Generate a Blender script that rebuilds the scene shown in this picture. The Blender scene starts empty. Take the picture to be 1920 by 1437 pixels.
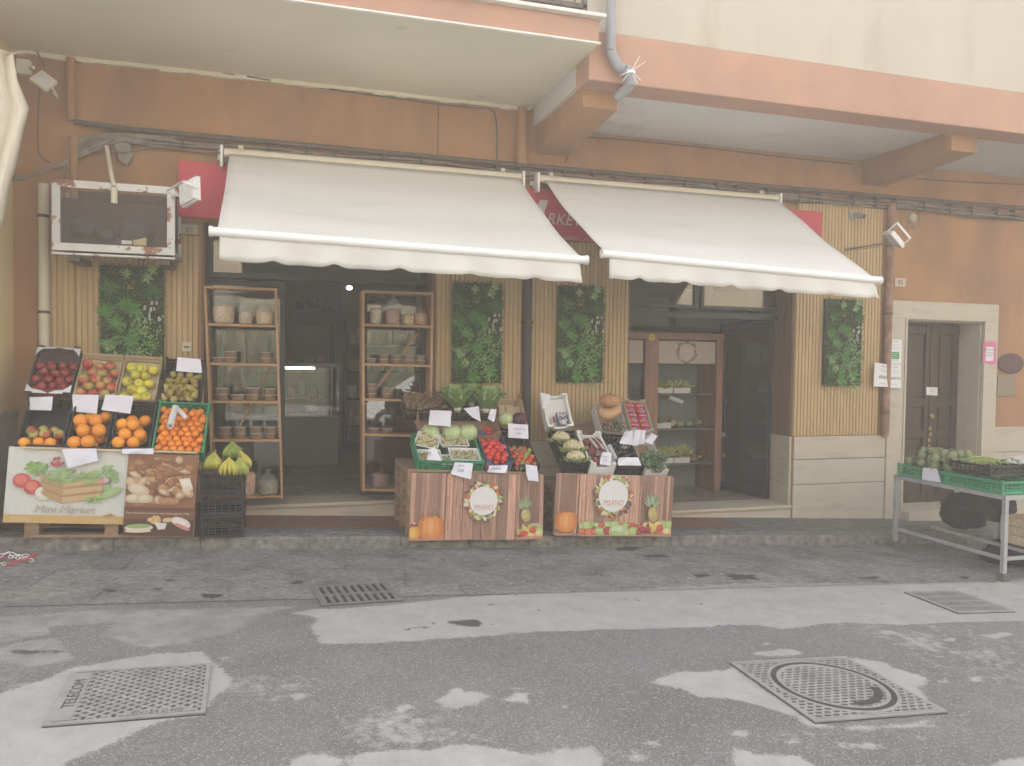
import bpy, math, random
from mathutils import Vector, Matrix
random.seed(7)
R_=math.radians
SC=bpy.context.scene
COL=SC.collection
# ------------------------------------------------------------------ camera, sky, sun, exposure
CAM=Vector((0,-7.6,1.55)); PITCH,YAW,ROLL,FPX=R_(-1.76),R_(16.65),R_(.78),1450.0
fwd=Vector((math.sin(YAW)*math.cos(PITCH),math.cos(YAW)*math.cos(PITCH),math.sin(PITCH)))
right=Vector((math.cos(YAW),-math.sin(YAW),0)); up=right.cross(fwd)
RR=math.cos(ROLL)*right+math.sin(ROLL)*up; UU=-math.sin(ROLL)*right+math.cos(ROLL)*up
cd=bpy.data.cameras.new('camera'); cam=bpy.data.objects.new('camera',cd); COL.objects.link(cam)
cam.matrix_world=Matrix(((RR.x,UU.x,-fwd.x,CAM.x),(RR.y,UU.y,-fwd.y,CAM.y),(RR.z,UU.z,-fwd.z,CAM.z),(0,0,0,1)))
cd.sensor_width=36; cd.lens=FPX/1920*36; cd.clip_end=500; cd.clip_start=.05
SC.camera=cam
SUN_EL,SUN_AZ=R_(50),R_(12)      # azimuth measured from +Y towards +X: the sun stands behind the house
w=bpy.data.worlds.new('World'); SC.world=w; w.use_nodes=True
nt=w.node_tree; bg=nt.nodes['Background']; sky=nt.nodes.new('ShaderNodeTexSky')
sky.sky_type='NISHITA'; sky.sun_disc=False; sky.sun_elevation=SUN_EL; sky.sun_rotation=SUN_AZ; sky.dust_density=4; sky.air_density=1.0
hsv=nt.nodes.new('ShaderNodeHueSaturation'); hsv.inputs['Saturation'].default_value=.30; wm=nt.nodes.new('ShaderNodeMix'); wm.data_type='RGBA'; wm.blend_type='MULTIPLY'; wm.inputs[0].default_value=1; wm.inputs[7].default_value=(1.0,.99,.975,1)
nt.links.new(sky.outputs[0],hsv.inputs['Color']); nt.links.new(hsv.outputs[0],wm.inputs[6]); nt.links.new(wm.outputs[2],bg.inputs[0]); bg.inputs[1].default_value=.15
sd=bpy.data.lights.new('sun','SUN'); sd.energy=3.2; sd.angle=R_(.5); sd.color=(1,.95,.87)
sun=bpy.data.objects.new('sun',sd); COL.objects.link(sun)
sdir=Vector((math.sin(SUN_AZ)*math.cos(SUN_EL),math.cos(SUN_AZ)*math.cos(SUN_EL),math.sin(SUN_EL)))
sun.rotation_euler=sdir.to_track_quat('Z','Y').to_euler()
SC.view_settings.view_transform='Standard'; SC.view_settings.look='None'; SC.view_settings.gamma=1
SC.view_settings.exposure=2.06
SC.cycles.max_bounces=6; SC.cycles.volume_bounces=1; SC.cycles.transparent_max_bounces=12; VEIL_DENSITY=.0125

# ------------------------------------------------------------------ measuring
def ray(px,py): return RR*((px-960)/FPX)-UU*((py-718.5)/FPX)+fwd
def W(px,py,Y=0.0):
    r=ray(px,py); t=(Y-CAM.y)/r.y; return CAM+r*t
SW0,RD0,SL=.048,-.06,-.05
def zs(x): return SW0+SL*x
def zr(x): return RD0+SL*x
def G(px,py,z0=RD0):
    r=ray(px,py); t=(z0-CAM.z+SL*CAM.x)/(r.z-SL*r.x); return CAM+r*t
# ------------------------------------------------------------------ materials
MATS={}
def mat(name,col=None,rough=.7,ns=8,na=.12,bump=0,bs=60,metal=0,alpha=1,emit=None,es=1,stretch=None,rnd=0,spec=None,trans=0,col2=None,c2s=2,c2t=.55,c2w=.08):
    """procedural material: base colour (or the mesh colour attribute) broken up by noise, a bump, an optional second colour in blotches"""
    if name in MATS: return MATS[name]
    m=bpy.data.materials.new(name); m.use_nodes=True; t=m.node_tree; n=t.nodes; L=t.links; b=n['Principled BSDF']
    b.inputs['Roughness'].default_value=rough; b.inputs['Metallic'].default_value=metal
    if spec is not None: b.inputs['Specular IOR Level'].default_value=spec
    tc=n.new('ShaderNodeTexCoord'); mp=n.new('ShaderNodeMapping'); L.new(tc.outputs['Object'],mp.inputs[0])
    if stretch: mp.inputs['Scale'].default_value=stretch
    if col is None:
        a=n.new('ShaderNodeAttribute'); a.attribute_name='Col'; src=a.outputs['Color']
    else:
        a=n.new('ShaderNodeRGB'); a.outputs[0].default_value=(*col,1); src=a.outputs[0]
    if col2:
        nz=n.new('ShaderNodeTexNoise'); nz.inputs['Scale'].default_value=c2s; nz.inputs['Detail'].default_value=8; nz.inputs['Roughness'].default_value=.65; L.new(mp.outputs[0],nz.inputs[0])
        cr=n.new('ShaderNodeMapRange'); cr.inputs[1].default_value=c2t-c2w; cr.inputs[2].default_value=c2t+c2w; L.new(nz.outputs[0],cr.inputs[0])
        mx=n.new('ShaderNodeMix'); mx.data_type='RGBA'; L.new(cr.outputs[0],mx.inputs[0]); L.new(src,mx.inputs[6]); mx.inputs[7].default_value=(*col2,1); src=mx.outputs[2]
    nz=n.new('ShaderNodeTexNoise'); nz.inputs['Scale'].default_value=ns; nz.inputs['Detail'].default_value=6; L.new(mp.outputs[0],nz.inputs[0])
    mr=n.new('ShaderNodeMapRange'); mr.inputs[1].default_value=.3; mr.inputs[2].default_value=.7; mr.inputs[3].default_value=1-na; mr.inputs[4].default_value=1+na; L.new(nz.outputs[0],mr.inputs[0])
    hs=n.new('ShaderNodeHueSaturation'); L.new(src,hs.inputs['Color']); val=mr.outputs[0]
    if rnd:
        oi=n.new('ShaderNodeObjectInfo'); m2=n.new('ShaderNodeMapRange'); m2.inputs[3].default_value=1-rnd; m2.inputs[4].default_value=1+rnd; L.new(oi.outputs['Random'],m2.inputs[0])
        mu=n.new('ShaderNodeMath'); mu.operation='MULTIPLY'; L.new(val,mu.inputs[0]); L.new(m2.outputs[0],mu.inputs[1]); val=mu.outputs[0]
        m3=n.new('ShaderNodeMapRange'); m3.inputs[3].default_value=.5-rnd*.06; m3.inputs[4].default_value=.5+rnd*.06; L.new(oi.outputs['Random'],m3.inputs[0]); L.new(m3.outputs[0],hs.inputs['Hue'])
    L.new(val,hs.inputs['Value']); L.new(hs.outputs[0],b.inputs['Base Color'])
    if bump:
        nb=n.new('ShaderNodeTexNoise'); nb.inputs['Scale'].default_value=bs; nb.inputs['Detail'].default_value=5; L.new(mp.outputs[0],nb.inputs[0])
        bp=n.new('ShaderNodeBump'); bp.inputs['Strength'].default_value=bump; bp.inputs['Distance'].default_value=.01; L.new(nb.outputs[0],bp.inputs['Height']); L.new(bp.outputs[0],b.inputs['Normal'])
    if alpha<1: b.inputs['Alpha'].default_value=alpha
    if trans: b.inputs['Transmission Weight'].default_value=trans
    if emit: b.inputs['Emission Color'].default_value=(*emit,1); b.inputs['Emission Strength'].default_value=es
    MATS[name]=m; return m
def glass_mat(name,tint,gl=.12):
    m=bpy.data.materials.new(name); m.use_nodes=True; t=m.node_tree; n=t.nodes; L=t.links; n.remove(n['Principled BSDF'])
    tr=n.new('ShaderNodeBsdfTransparent'); tr.inputs[0].default_value=(*tint,1); g=n.new('ShaderNodeBsdfGlossy'); g.inputs['Roughness'].default_value=.01
    fr=n.new('ShaderNodeFresnel'); fr.inputs[0].default_value=1.5; ad=n.new('ShaderNodeMath'); ad.operation='ADD'; ad.use_clamp=True; ad.inputs[1].default_value=gl; L.new(fr.outputs[0],ad.inputs[0])
    mx=n.new('ShaderNodeMixShader'); L.new(ad.outputs[0],mx.inputs[0]); L.new(tr.outputs[0],mx.inputs[1]); L.new(g.outputs[0],mx.inputs[2]); L.new(mx.outputs[0],n['Material Output'].inputs[0]); MATS[name]=m; return m
# ------------------------------------------------------------------ mesh building
I4=Matrix.Identity(4)
class MB:
    def __init__(s,T=None): s.v=[];s.f=[];s.c=[];s.m=[];s.s=[];s.T=T or I4
    def add(s,vs,fs,col=(1,1,1),mi=0,smooth=False):
        o=len(s.v); T=s.T; s.v+=[T@Vector(v) for v in vs]
        for f in fs: s.f.append([i+o for i in f]); s.c.append(col); s.m.append(mi); s.s.append(smooth)
        return s
    def box(s,x0,x1,y0,y1,z0,z1,col=(1,1,1),mi=0,sl=0):
        vs=[(x,y,z+sl*x) for z in (z0,z1) for y in (y0,y1) for x in (x0,x1)]
        return s.add(vs,[(0,2,3,1),(4,5,7,6),(0,1,5,4),(2,6,7,3),(0,4,6,2),(1,3,7,5)],col,mi)
    def bar(s,a,b,w,h,col=(1,1,1),mi=0,upv=(0,0,1)):
        a=Vector(a);b=Vector(b);d=(b-a).normalized();u=Vector(upv)
        if abs(d.dot(u))>.98: u=Vector((0,1,0))
        x=d.cross(u).normalized()*w/2; y=x.cross(d).normalized()*h/2
        return s.add([a-x-y,a+x-y,a+x+y,a-x+y,b-x-y,b+x-y,b+x+y,b-x+y],[(3,2,1,0),(4,5,6,7),(0,1,5,4),(1,2,6,5),(2,3,7,6),(3,0,4,7)],col,mi)
    def tube(s,pts,r,n=8,col=(1,1,1),mi=0,caps=True):
        pts=[Vector(p) for p in pts]; rs=r if isinstance(r,(list,tuple)) else [r]*len(pts); vs=[];fs=[]; px=None
        for i,p in enumerate(pts):
            d=(pts[min(i+1,len(pts)-1)]-pts[max(i-1,0)]).normalized()
            if px is None: px=d.orthogonal().normalized()
            px=(px-d*px.dot(d)); px=px.normalized() if px.length>1e-6 else d.orthogonal().normalized(); py=d.cross(px)
            vs+=[p+(px*math.cos(a)+py*math.sin(a))*rs[i] for a in [2*math.pi*k/n for k in range(n)]]
        for i in range(len(pts)-1):
            for k in range(n): fs.append((i*n+k,i*n+(k+1)%n,(i+1)*n+(k+1)%n,(i+1)*n+k))
        s.add(vs,fs,col,mi,True)
        if caps:
            o=len(pts)-1; s.add(vs[:n],[tuple(range(n-1,-1,-1))],col,mi); s.add(vs[o*n:],[tuple(range(n))],col,mi)
        return s
    def lathe(s,prof,n=16,col=(1,1,1),mi=0,c=(0,0,0),cols=None,wob=0):
        vs=[];c=Vector(c)
        for i,(r,z) in enumerate(prof):
            for k in range(n):
                a=2*math.pi*k/n; q=r*(1+wob*math.sin(k*2.7+i*1.9)*.5+wob*math.sin(k*1.3-i)*.5); vs.append(c+Vector((q*math.cos(a),q*math.sin(a),z)))
        for i in range(len(prof)-1):
            s.add([vs[j] for j in range(i*n,(i+2)*n)],[(k,(k+1)%n,n+(k+1)%n,n+k) for k in range(n)],cols[i] if cols else col,mi,True)
        return s
    def ball(s,c,r,col=(1,1,1),nu=12,nv=8,mi=0,sc=(1,1,1),fn=None,colf=None):
        c=Vector(c);vs=[];fs=[]
        for j in range(nv+1):
            th=math.pi*j/nv
            for i in range(nu):
                ph=2*math.pi*i/nu; d=Vector((math.sin(th)*math.cos(ph),math.sin(th)*math.sin(ph),math.cos(th))); q=r*(fn(th,ph) if fn else 1); vs.append(c+Vector((d.x*sc[0],d.y*sc[1],d.z*sc[2]))*q)
        for j in range(nv):
            for i in range(nu): fs.append((j*nu+i,(j+1)*nu+i,(j+1)*nu+(i+1)%nu,j*nu+(i+1)%nu))
        if colf:
            for k,f in enumerate(fs): pass
            o=len(s.v); s.v+=[s.T@v for v in vs]
            for k,f in enumerate(fs): s.f.append([i+o for i in f]); s.c.append(colf(k//nu/nv,k%nu/nu)); s.m.append(mi); s.s.append(True)
            return s
        return s.add(vs,fs,col,mi,True)
    def poly(s,pts,col=(1,1,1),mi=0): return s.add(pts,[tuple(range(len(pts)))],col,mi)
    def prism(s,pts,d,col=(1,1,1),mi=0):
        d=Vector(d);n=len(pts);a=[Vector(p) for p in pts];b=[p+d for p in a]
        s.add(a+b,[tuple(range(n-1,-1,-1)),tuple(range(n,2*n))]+[(i,(i+1)%n,n+(i+1)%n,n+i) for i in range(n)],col,mi); return s
    def text(s,txt,size,T,col=(1,1,1),mi=0,shear=0,ext=.0006,space=1,align='LEFT'):
        cu=bpy.data.curves.new('t','FONT'); cu.body=txt; cu.size=size; cu.shear=shear; cu.extrude=ext; cu.space_character=space; cu.align_x=align; cu.resolution_u=3
        o=bpy.data.objects.new('t',cu); me=bpy.data.meshes.new_from_object(o)
        old=s.T; s.T=s.T@T; s.add([v.co.copy() for v in me.vertices],[tuple(p.vertices) for p in me.polygons],col,mi); s.T=old
        bpy.data.objects.remove(o); bpy.data.curves.remove(cu); bpy.data.meshes.remove(me); return s
    def build(s,name,mats,parent=None,bevel=0,origin=None,seg=2):
        if not isinstance(mats,(list,tuple)): mats=[mats]
        me=bpy.data.meshes.new(name); inv=I4
        if parent is not None: inv=MW[parent].inverted()
        elif origin is not None: inv=Matrix.Translation(-Vector(origin))
        me.from_pydata([inv@v for v in s.v],[],s.f)
        for m in mats: me.materials.append(m)
        ca=me.color_attributes.new('Col','FLOAT_COLOR','CORNER'); k=0; buf=[]
        for f,c in zip(s.f,s.c): buf+=[c[0],c[1],c[2],1.0]*len(f)
        ca.data.foreach_set('color',buf); me.polygons.foreach_set('material_index',s.m); me.polygons.foreach_set('use_smooth',s.s); me.update()
        o=bpy.data.objects.new(name,me); COL.objects.link(o)
        if parent is not None: o.parent=parent; MW[o]=MW[parent]
        else:
            MW[o]=inv.inverted()
            if origin is not None: o.location=origin
        if bevel:
            b=o.modifiers.new('bevel','BEVEL'); b.width=bevel; b.segments=seg; b.limit_method='ANGLE'; b.angle_limit=.6
        return o
MW={}
def WP(px,py,X):
    r=ray(px,py); return CAM+r*((X-CAM.x)/r.x)
def tag(o,label=None,cat=None,group=None,kind=None):
    for k,v in (('label',label),('category',cat),('group',group),('kind',kind)):
        if v: o[k]=v
    return o
def thing(name,label,cat,loc=(0,0,0),group=None,M=None):
    o=bpy.data.objects.new(name,None); COL.objects.link(o); o.empty_display_size=.1
    m=M if M is not None else Matrix.Translation(Vector(loc)); o.matrix_world=m; MW[o]=m.copy(); return tag(o,label,cat,group)
def dup(o,M,label=None,group=None,par=None):
    c=o.copy(); COL.objects.link(c); c.parent=par
    if par is None:
        c.matrix_world=M
        if label: c['label']=label
        if group: c['group']=group
    for ch in list(o.children): dup(ch,None,par=c)
    return c
def frame(o,x,y,z=None):
    x=Vector(x).normalized(); y=Vector(y); y=(y-x*y.dot(x)).normalized(); z=x.cross(y); o=Vector(o)
    return Matrix(((x.x,y.x,z.x,o.x),(x.y,y.y,z.y,o.y),(x.z,y.z,z.z,o.z),(0,0,0,1)))
def XZ(o,tilt=0): return frame(o,(1,0,0),(0,math.sin(tilt),math.cos(tilt)))   # local x right, y up, z towards the street
def rv(a,b): return random.uniform(a,b)
def jit(c,a=.1):
    k=1+rv(-a,a); return tuple(max(0,min(1,q*k*(1+rv(-a,a)*.3))) for q in c)
def rotm(ax,ang): return Matrix.Rotation(ang,4,ax)
def randrot(): return rotm('Z',rv(0,6.28))@rotm('X',rv(0,6.28))@rotm('Z',rv(0,6.28))
# ------------------------------------------------------------------ shared materials
orange=mat('orange_plaster',(.38,.205,.095),.9,1.3,.12,.45,90,col2=(.27,.155,.09),c2s=1.4,c2t=.56,c2w=.12,stretch=(1,1,.45))
band_m=mat('salmon_plaster',(.46,.265,.185),.9,1.5,.06,.3,90,col2=(.41,.24,.17),c2s=1.3)
cream_w=mat('cream_plaster',(.50,.455,.37),.9,1.1,.05,.3,80,col2=(.42,.37,.29),c2s=1.0,c2t=.62,stretch=(1.6,1,.35))
sof_l=mat('cream_soffit',(.68,.64,.50),.9,1,.06,.2,70,col2=(.40,.36,.28),c2s=1.8,c2t=.72,c2w=.05)
sof_r=mat('grey_soffit',(.58,.57,.54),.9,1,.05,.2,70,col2=(.42,.41,.38),c2s=1.4,c2t=.66)
white_edge=mat('white_edge',(.75,.72,.66),.8)
trav=mat('travertine',(.50,.45,.35),.75,3,.10,.3,60,col2=(.38,.34,.27),c2s=3,c2t=.6,stretch=(.5,1,2.2))
clad_m=mat('ribbed_wood',(.48,.34,.175),.6,3,.10,.1,40,stretch=(6,6,.6))
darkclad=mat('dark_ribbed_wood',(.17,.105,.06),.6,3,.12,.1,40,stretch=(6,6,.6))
blackm=mat('black_frame',(.012,.012,.013),.45,6,.2)
brownwood=mat('cabinet_wood',(.27,.13,.08),.5,3,.25,.1,60,stretch=(5,5,.7))
pine=mat('pine',(.42,.25,.12),.65,2.5,.2,.15,60,stretch=(1,4,8))
pinev=mat('pine_upright',(.42,.25,.12),.65,2.5,.2,.15,60,stretch=(8,4,1))
pallet_m=mat('pallet_wood',(.30,.20,.12),.85,4,.3,.3,60,stretch=(1,5,5))
vplain=mat('painted',None,.6,20,.06)
vprint=mat('printed',None,.45,30,.04)
vmatte=mat('matte_coloured',None,.85,25,.12,.2,80)
vgloss=mat('glossy_coloured',None,.32,12,.1,rnd=.1)
leafm=mat('leaf',None,.55,14,.18,rnd=.05)
paper_m=mat('paper',(.72,.72,.80),.8,4,.04,.15,25)
paper_w=mat('paper_white',(.74,.74,.72),.8,4,.04,.15,25)
metalg=mat('galvanised',(.42,.43,.44),.45,10,.15,metal=.35)
greyp=mat('grey_pipe',(.28,.29,.31),.55,4,.12)
creamp=mat('cream_pipe',(.60,.56,.42),.6,4,.08)
whitep=mat('white_paint',(.74,.73,.69),.5,6,.06)
cable_m=mat('cable',(.24,.21,.17),.8,12,.25)
cable_d=mat('dark_cable',(.10,.085,.07),.8,12,.2)
canvas=mat('awning_cloth',(.68,.665,.62),.85,1.6,.035,.12,160,col2=(.60,.58,.54),c2s=1.3,c2t=.62,c2w=.12,stretch=(.5,2.5,1))
plastic_bag=mat('clear_plastic',(.75,.76,.76),.25,8,.1,.4,30,alpha=.17)
glass=glass_mat('shop_glass',(.86,.89,.87),.06)
foam=mat('foam',(.80,.80,.78),.8,8,.04,.2,120)
cardb=mat('cardboard',(.36,.23,.13),.85,6,.1,.1,60)
crate_g=mat('green_plastic',(.03,.27,.13),.45,8,.15)
crate_k=mat('black_plastic',(.012,.012,.014),.4,8,.2)
crate_w=mat('thin_wood',(.58,.46,.30),.8,4,.15,.2,60,stretch=(1,6,6))
concrete=mat('worn_concrete',(.30,.30,.29),.9,3,.10,.25,120,col2=(.20,.20,.195),c2s=5,c2t=.66,c2w=.04)
concrete_m=mat('worn_concrete_dark',(.22,.215,.21),.9,3,.12,.3,120,col2=(.13,.13,.13),c2s=4,c2t=.6,c2w=.05)
iron=mat('cast_iron',(.28,.28,.278),.7,7,.18,.3,80)
irond=mat('iron_and_hole_shade',(.05,.05,.052),.9,7,.2)
def asphalt():
    m=bpy.data.materials.new('asphalt'); m.use_nodes=True; t=m.node_tree;n=t.nodes;L=t.links;b=n['Principled BSDF']; b.inputs['Roughness'].default_value=.85
    tc=n.new('ShaderNodeTexCoord')
    def noise(s,d=4,r=.6): q=n.new('ShaderNodeTexNoise'); q.inputs['Scale'].default_value=s; q.inputs['Detail'].default_value=d; q.inputs['Roughness'].default_value=r; L.new(tc.outputs['Object'],q.inputs[0]); return q
    def rng(src,a,b_,c=0,d=1): q=n.new('ShaderNodeMapRange'); q.inputs[1].default_value=a;q.inputs[2].default_value=b_;q.inputs[3].default_value=c;q.inputs[4].default_value=d; L.new(src,q.inputs[0]); return q.outputs[0]
    def mix(f,a,b_):
        q=n.new('ShaderNodeMix'); q.data_type='RGBA'
        if isinstance(f,float): q.inputs[0].default_value=f
        else: L.new(f,q.inputs[0])
        for i,v in ((6,a),(7,b_)):
            if isinstance(v,tuple): q.inputs[i].default_value=(*v,1)
            else: L.new(v,q.inputs[i])
        return q.outputs[2]
    vo=n.new('ShaderNodeTexVoronoi'); vo.inputs['Scale'].default_value=150; L.new(tc.outputs['Object'],vo.inputs[0])
    base=mix(rng(noise(1.1,5).outputs[0],.35,.65),(.145,.145,.145),(.195,.195,.195))
    sep=n.new('ShaderNodeSeparateColor'); L.new(vo.outputs['Color'],sep.inputs[0])
    sp=mix(rng(sep.outputs[0],.80,1.0,0,.7),base,(.42,.42,.42)); sp=mix(rng(sep.outputs[1],.7,1,0,.5),sp,(.06,.06,.06))
    at=n.new('ShaderNodeAttribute'); at.attribute_name='Mask'; sm=n.new('ShaderNodeSeparateColor'); L.new(at.outputs['Color'],sm.inputs[0])
    def edge(src,w1=1.0,w2=.75):
        na,nb=noise(7,6,.7).outputs[0],noise(55,4,.7).outputs[0]
        q=n.new('ShaderNodeMath'); q.operation='MULTIPLY_ADD'; L.new(na,q.inputs[0]); q.inputs[1].default_value=w1; L.new(src,q.inputs[2])
        r=n.new('ShaderNodeMath'); r.operation='MULTIPLY_ADD'; L.new(nb,r.inputs[0]); r.inputs[1].default_value=w2; L.new(q.outputs[0],r.inputs[2]); h=(w1+w2)/2
        return rng(r.outputs[0],.5+h-.06,.5+h+.16)
    cn=mix(rng(noise(5,8,.7).outputs[0],.35,.68),(.40,.40,.395),(.31,.31,.305)); cn=mix(rng(noise(160,3).outputs[0],.62,.8,0,.5),cn,(.14,.14,.14))
    cm=mix(rng(noise(6,8,.7).outputs[0],.35,.65),(.31,.31,.305),(.20,.20,.197))
    wr=n.new('ShaderNodeMath'); wr.operation='MULTIPLY_ADD'; L.new(noise(.9,3).outputs[0],wr.inputs[0]); wr.inputs[1].default_value=1.3; L.new(noise(16,10,.8).outputs[0],wr.inputs[2]); sp=mix(rng(wr.outputs[0],1.27,1.42,0,.8),sp,cn)
    sp=mix(edge(sm.outputs[2]),sp,cm); sp=mix(edge(sm.outputs[0]),sp,cn); sp=mix(edge(sm.outputs[1],.9,.6),sp,(.075,.075,.076))
    L.new(sp,b.inputs['Base Color'])
    bp=n.new('ShaderNodeBump'); bp.inputs['Strength'].default_value=.6; bp.inputs['Distance'].default_value=.006; L.new(vo.outputs['Distance'],bp.inputs['Height']); L.new(bp.outputs[0],b.inputs['Normal']); return m
asph=asphalt()
def slabs():
    m=bpy.data.materials.new('basalt_slabs'); m.use_nodes=True; t=m.node_tree;n=t.nodes;L=t.links;b=n['Principled BSDF']; b.inputs['Roughness'].default_value=.85
    tc=n.new('ShaderNodeTexCoord'); mp=n.new('ShaderNodeMapping'); mp.inputs['Rotation'].default_value=(0,0,.04); L.new(tc.outputs['Object'],mp.inputs[0])
    def noise(s,d=6,r=.7): q=n.new('ShaderNodeTexNoise'); q.inputs['Scale'].default_value=s; q.inputs['Detail'].default_value=d; q.inputs['Roughness'].default_value=r; L.new(mp.outputs[0],q.inputs[0]); return q
    def rng(src,a,b_,c=0,d=1): q=n.new('ShaderNodeMapRange'); q.inputs[1].default_value=a;q.inputs[2].default_value=b_;q.inputs[3].default_value=c;q.inputs[4].default_value=d; L.new(src,q.inputs[0]); return q.outputs[0]
    def mix(f,a,b_):
        q=n.new('ShaderNodeMix'); q.data_type='RGBA'; L.new(f,q.inputs[0])
        for i,v in ((6,a),(7,b_)):
            if isinstance(v,tuple): q.inputs[i].default_value=(*v,1)
            else: L.new(v,q.inputs[i])
        return q.outputs[2]
    va=n.new('ShaderNodeVectorMath'); va.operation='MULTIPLY_ADD'; va.inputs[1].default_value=(.45,.3,0); L.new(noise(1.7).outputs['Color'],va.inputs[0]); L.new(mp.outputs[0],va.inputs[2])
    vb=n.new('ShaderNodeVectorMath'); vb.operation='MULTIPLY_ADD'; vb.inputs[1].default_value=(.03,.03,0); L.new(noise(14).outputs['Color'],vb.inputs[0]); L.new(va.outputs[0],vb.inputs[2])
    br=n.new('ShaderNodeTexBrick'); br.inputs['Scale'].default_value=1; br.inputs['Mortar Size'].default_value=.009; br.inputs['Mortar Smooth'].default_value=.8; br.inputs['Brick Width'].default_value=.8; br.inputs['Row Height'].default_value=.47
    br.inputs['Color1'].default_value=(.175,.173,.168,1); br.inputs['Color2'].default_value=(.225,.222,.216,1); br.inputs['Mortar'].default_value=(.115,.113,.11,1); L.new(vb.outputs[0],br.inputs[0])
    nz=noise(22,12,.88); big=noise(3.1,5,.6)
    c=mix(rng(big.outputs[0],.42,.62),br.outputs[0],(.25,.245,.235)); c=mix(rng(noise(2.2,8,.7).outputs[0],.48,.66,0,.85),c,(.115,.113,.11))
    at=n.new('ShaderNodeAttribute'); at.attribute_name='Mask'; sm=n.new('ShaderNodeSeparateColor'); L.new(at.outputs['Color'],sm.inputs[0])
    def edge(src):
        q=n.new('ShaderNodeMath'); q.operation='MULTIPLY_ADD'; L.new(noise(9).outputs[0],q.inputs[0]); q.inputs[1].default_value=1.8; L.new(src,q.inputs[2]); return rng(q.outputs[0],1.42,1.6)
    c=mix(edge(sm.outputs[0]),c,(.29,.29,.285)); c=mix(edge(sm.outputs[1]),c,(.055,.055,.055))
    hs=n.new('ShaderNodeHueSaturation'); L.new(c,hs.inputs['Color']); L.new(rng(nz.outputs[0],  .34,.66,.4,1.65),hs.inputs['Value']); L.new(hs.outputs[0],b.inputs['Base Color'])
    bp=n.new('ShaderNodeBump'); bp.inputs['Strength'].default_value=.9; bp.inputs['Distance'].default_value=.014
    s_=n.new('ShaderNodeMath'); s_.operation='MULTIPLY_ADD'; s_.inputs[1].default_value=-.5; L.new(br.outputs['Fac'],s_.inputs[0]); L.new(nz.outputs[0],s_.inputs[2]); L.new(s_.outputs[0],bp.inputs['Height']); L.new(bp.outputs[0],b.inputs['Normal']); return m
slab_m=slabs()
kerb_m=mat('kerb_stone',(.18,.175,.165),.9,16,.4,.9,45,col2=(.26,.245,.21),c2s=6,c2t=.6,c2w=.06)
redfloor=mat('red_painted_floor',(.22,.10,.075),.75,5,.15,.2,60,col2=(.16,.13,.115),c2s=2.2,c2t=.58)
swalk=mat('pavement_grit',(.16,.155,.15),.9,9,.3,.6,70)

# ------------------------------------------------------------------ the ground
def sheet(name,x0,x1,y0,y1,z0,m,nx=1):
    b=MB(); b.add([(x0,y0,z0+SL*x0),(x1,y0,z0+SL*x1),(x1,y1,z0+SL*x1),(x0,y1,z0+SL*x0)],[(0,1,2,3)]); return tag(b.build(name,m),kind='structure')
import numpy as np
PATCH=[]
def patch(pts,ch=0,soft=.06): PATCH.append(([G(*p)[:2] for p in pts],ch,soft))
def blob(cx,cy,rx,ry,ch=0,n=11,soft=.05): patch([(cx+rx*math.cos(a)*rv(.45,1.3),cy+ry*math.sin(a)*rv(.45,1.3)) for a in [2*math.pi*k/n for k in range(n)]],ch,soft)
patch([(543,1150),(597,1160),(580,1177),(603,1208),(640,1207),(707,1207),(773,1203),(907,1193),(1007,1185),(1207,1180),(1280,1177),(1333,1177),(1343,1172),(1423,1173),(1467,1180),(1570,1168),(1697,1173),(1763,1168),(1920,1165),(2300,1160),(2300,1068),(1920,1085),(1863,1092),(1680,1093),(1413,1093),(1280,1100),(1140,1107),(973,1113),(873,1120),(790,1127),(753,1132),(640,1141),(587,1143)],0,.05)
patch([(-200,1165),(0,1157),(200,1143),(350,1142),(560,1137),(490,1155),(440,1185),(340,1208),(270,1216),(190,1190),(210,1168),(95,1175),(90,1190),(0,1205),(-200,1215)],2,.05)
patch([(-200,1225),(0,1212),(60,1200),(105,1195),(140,1240),(60,1250),(0,1245),(-200,1260)],2,.05)
patch([(-200,1330),(0,1300),(60,1280),(140,1250),(190,1243),(300,1225),(385,1220),(398,1240),(410,1247),(435,1270),(430,1290),(405,1305),(388,1342),(300,1355),(230,1385),(130,1430),(60,1480),(-60,1520),(-300,1520)],0,.05)
patch([(1213,1280),(1240,1270),(1280,1258),(1353,1257),(1375,1250),(1400,1270),(1530,1355),(1560,1362),(1700,1357),(1765,1345),(1772,1330),(1735,1310),(1775,1340),(1720,1365),(1600,1368),(1513,1363),(1487,1343),(1407,1320),(1363,1310),(1313,1310),(1280,1293)],0,.05)
patch([(1590,1233),(1610,1234),(1663,1243),(1680,1253),(1747,1273),(1720,1290),(1747,1313),(1720,1312),(1650,1270)],0,.05)
for q in [(1660,1186,20,4),(1437,1208,12,4),(1830,1275,17,7),(860,1307,58,19),(975,1307,28,12),(970,1290,14,4),(1060,1325,12,4),(1383,1376,24,6),(1484,1390,16,7),(1630,1365,24,7),(1745,1362,18,4),(1725,1383,10,4),(1805,1342,8,3),(1765,1278,13,5),(1780,1200,16,4),(1870,1192,40,5),(560,1305,30,6),(540,1290,12,3),(755,1330,22,10),(730,1355,26,6),(1460,1225,46,7),(1790,1223,12,4),(1850,1222,22,3)]: blob(*q)
blob(1612,1400,52,8); blob(1225,1393,30,6); blob(1192,1420,14,9)
patch([(655,1420),(690,1412),(757,1403),(800,1410),(850,1396),(940,1403),(993,1417),(1050,1405),(1107,1400),(1133,1420),(1137,1440),(1100,1520),(620,1520)],0,.05)
patch([(1373,1400),(1413,1413),(1497,1417),(1540,1440),(1540,1520),(1390,1520)],0,.05)
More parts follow.
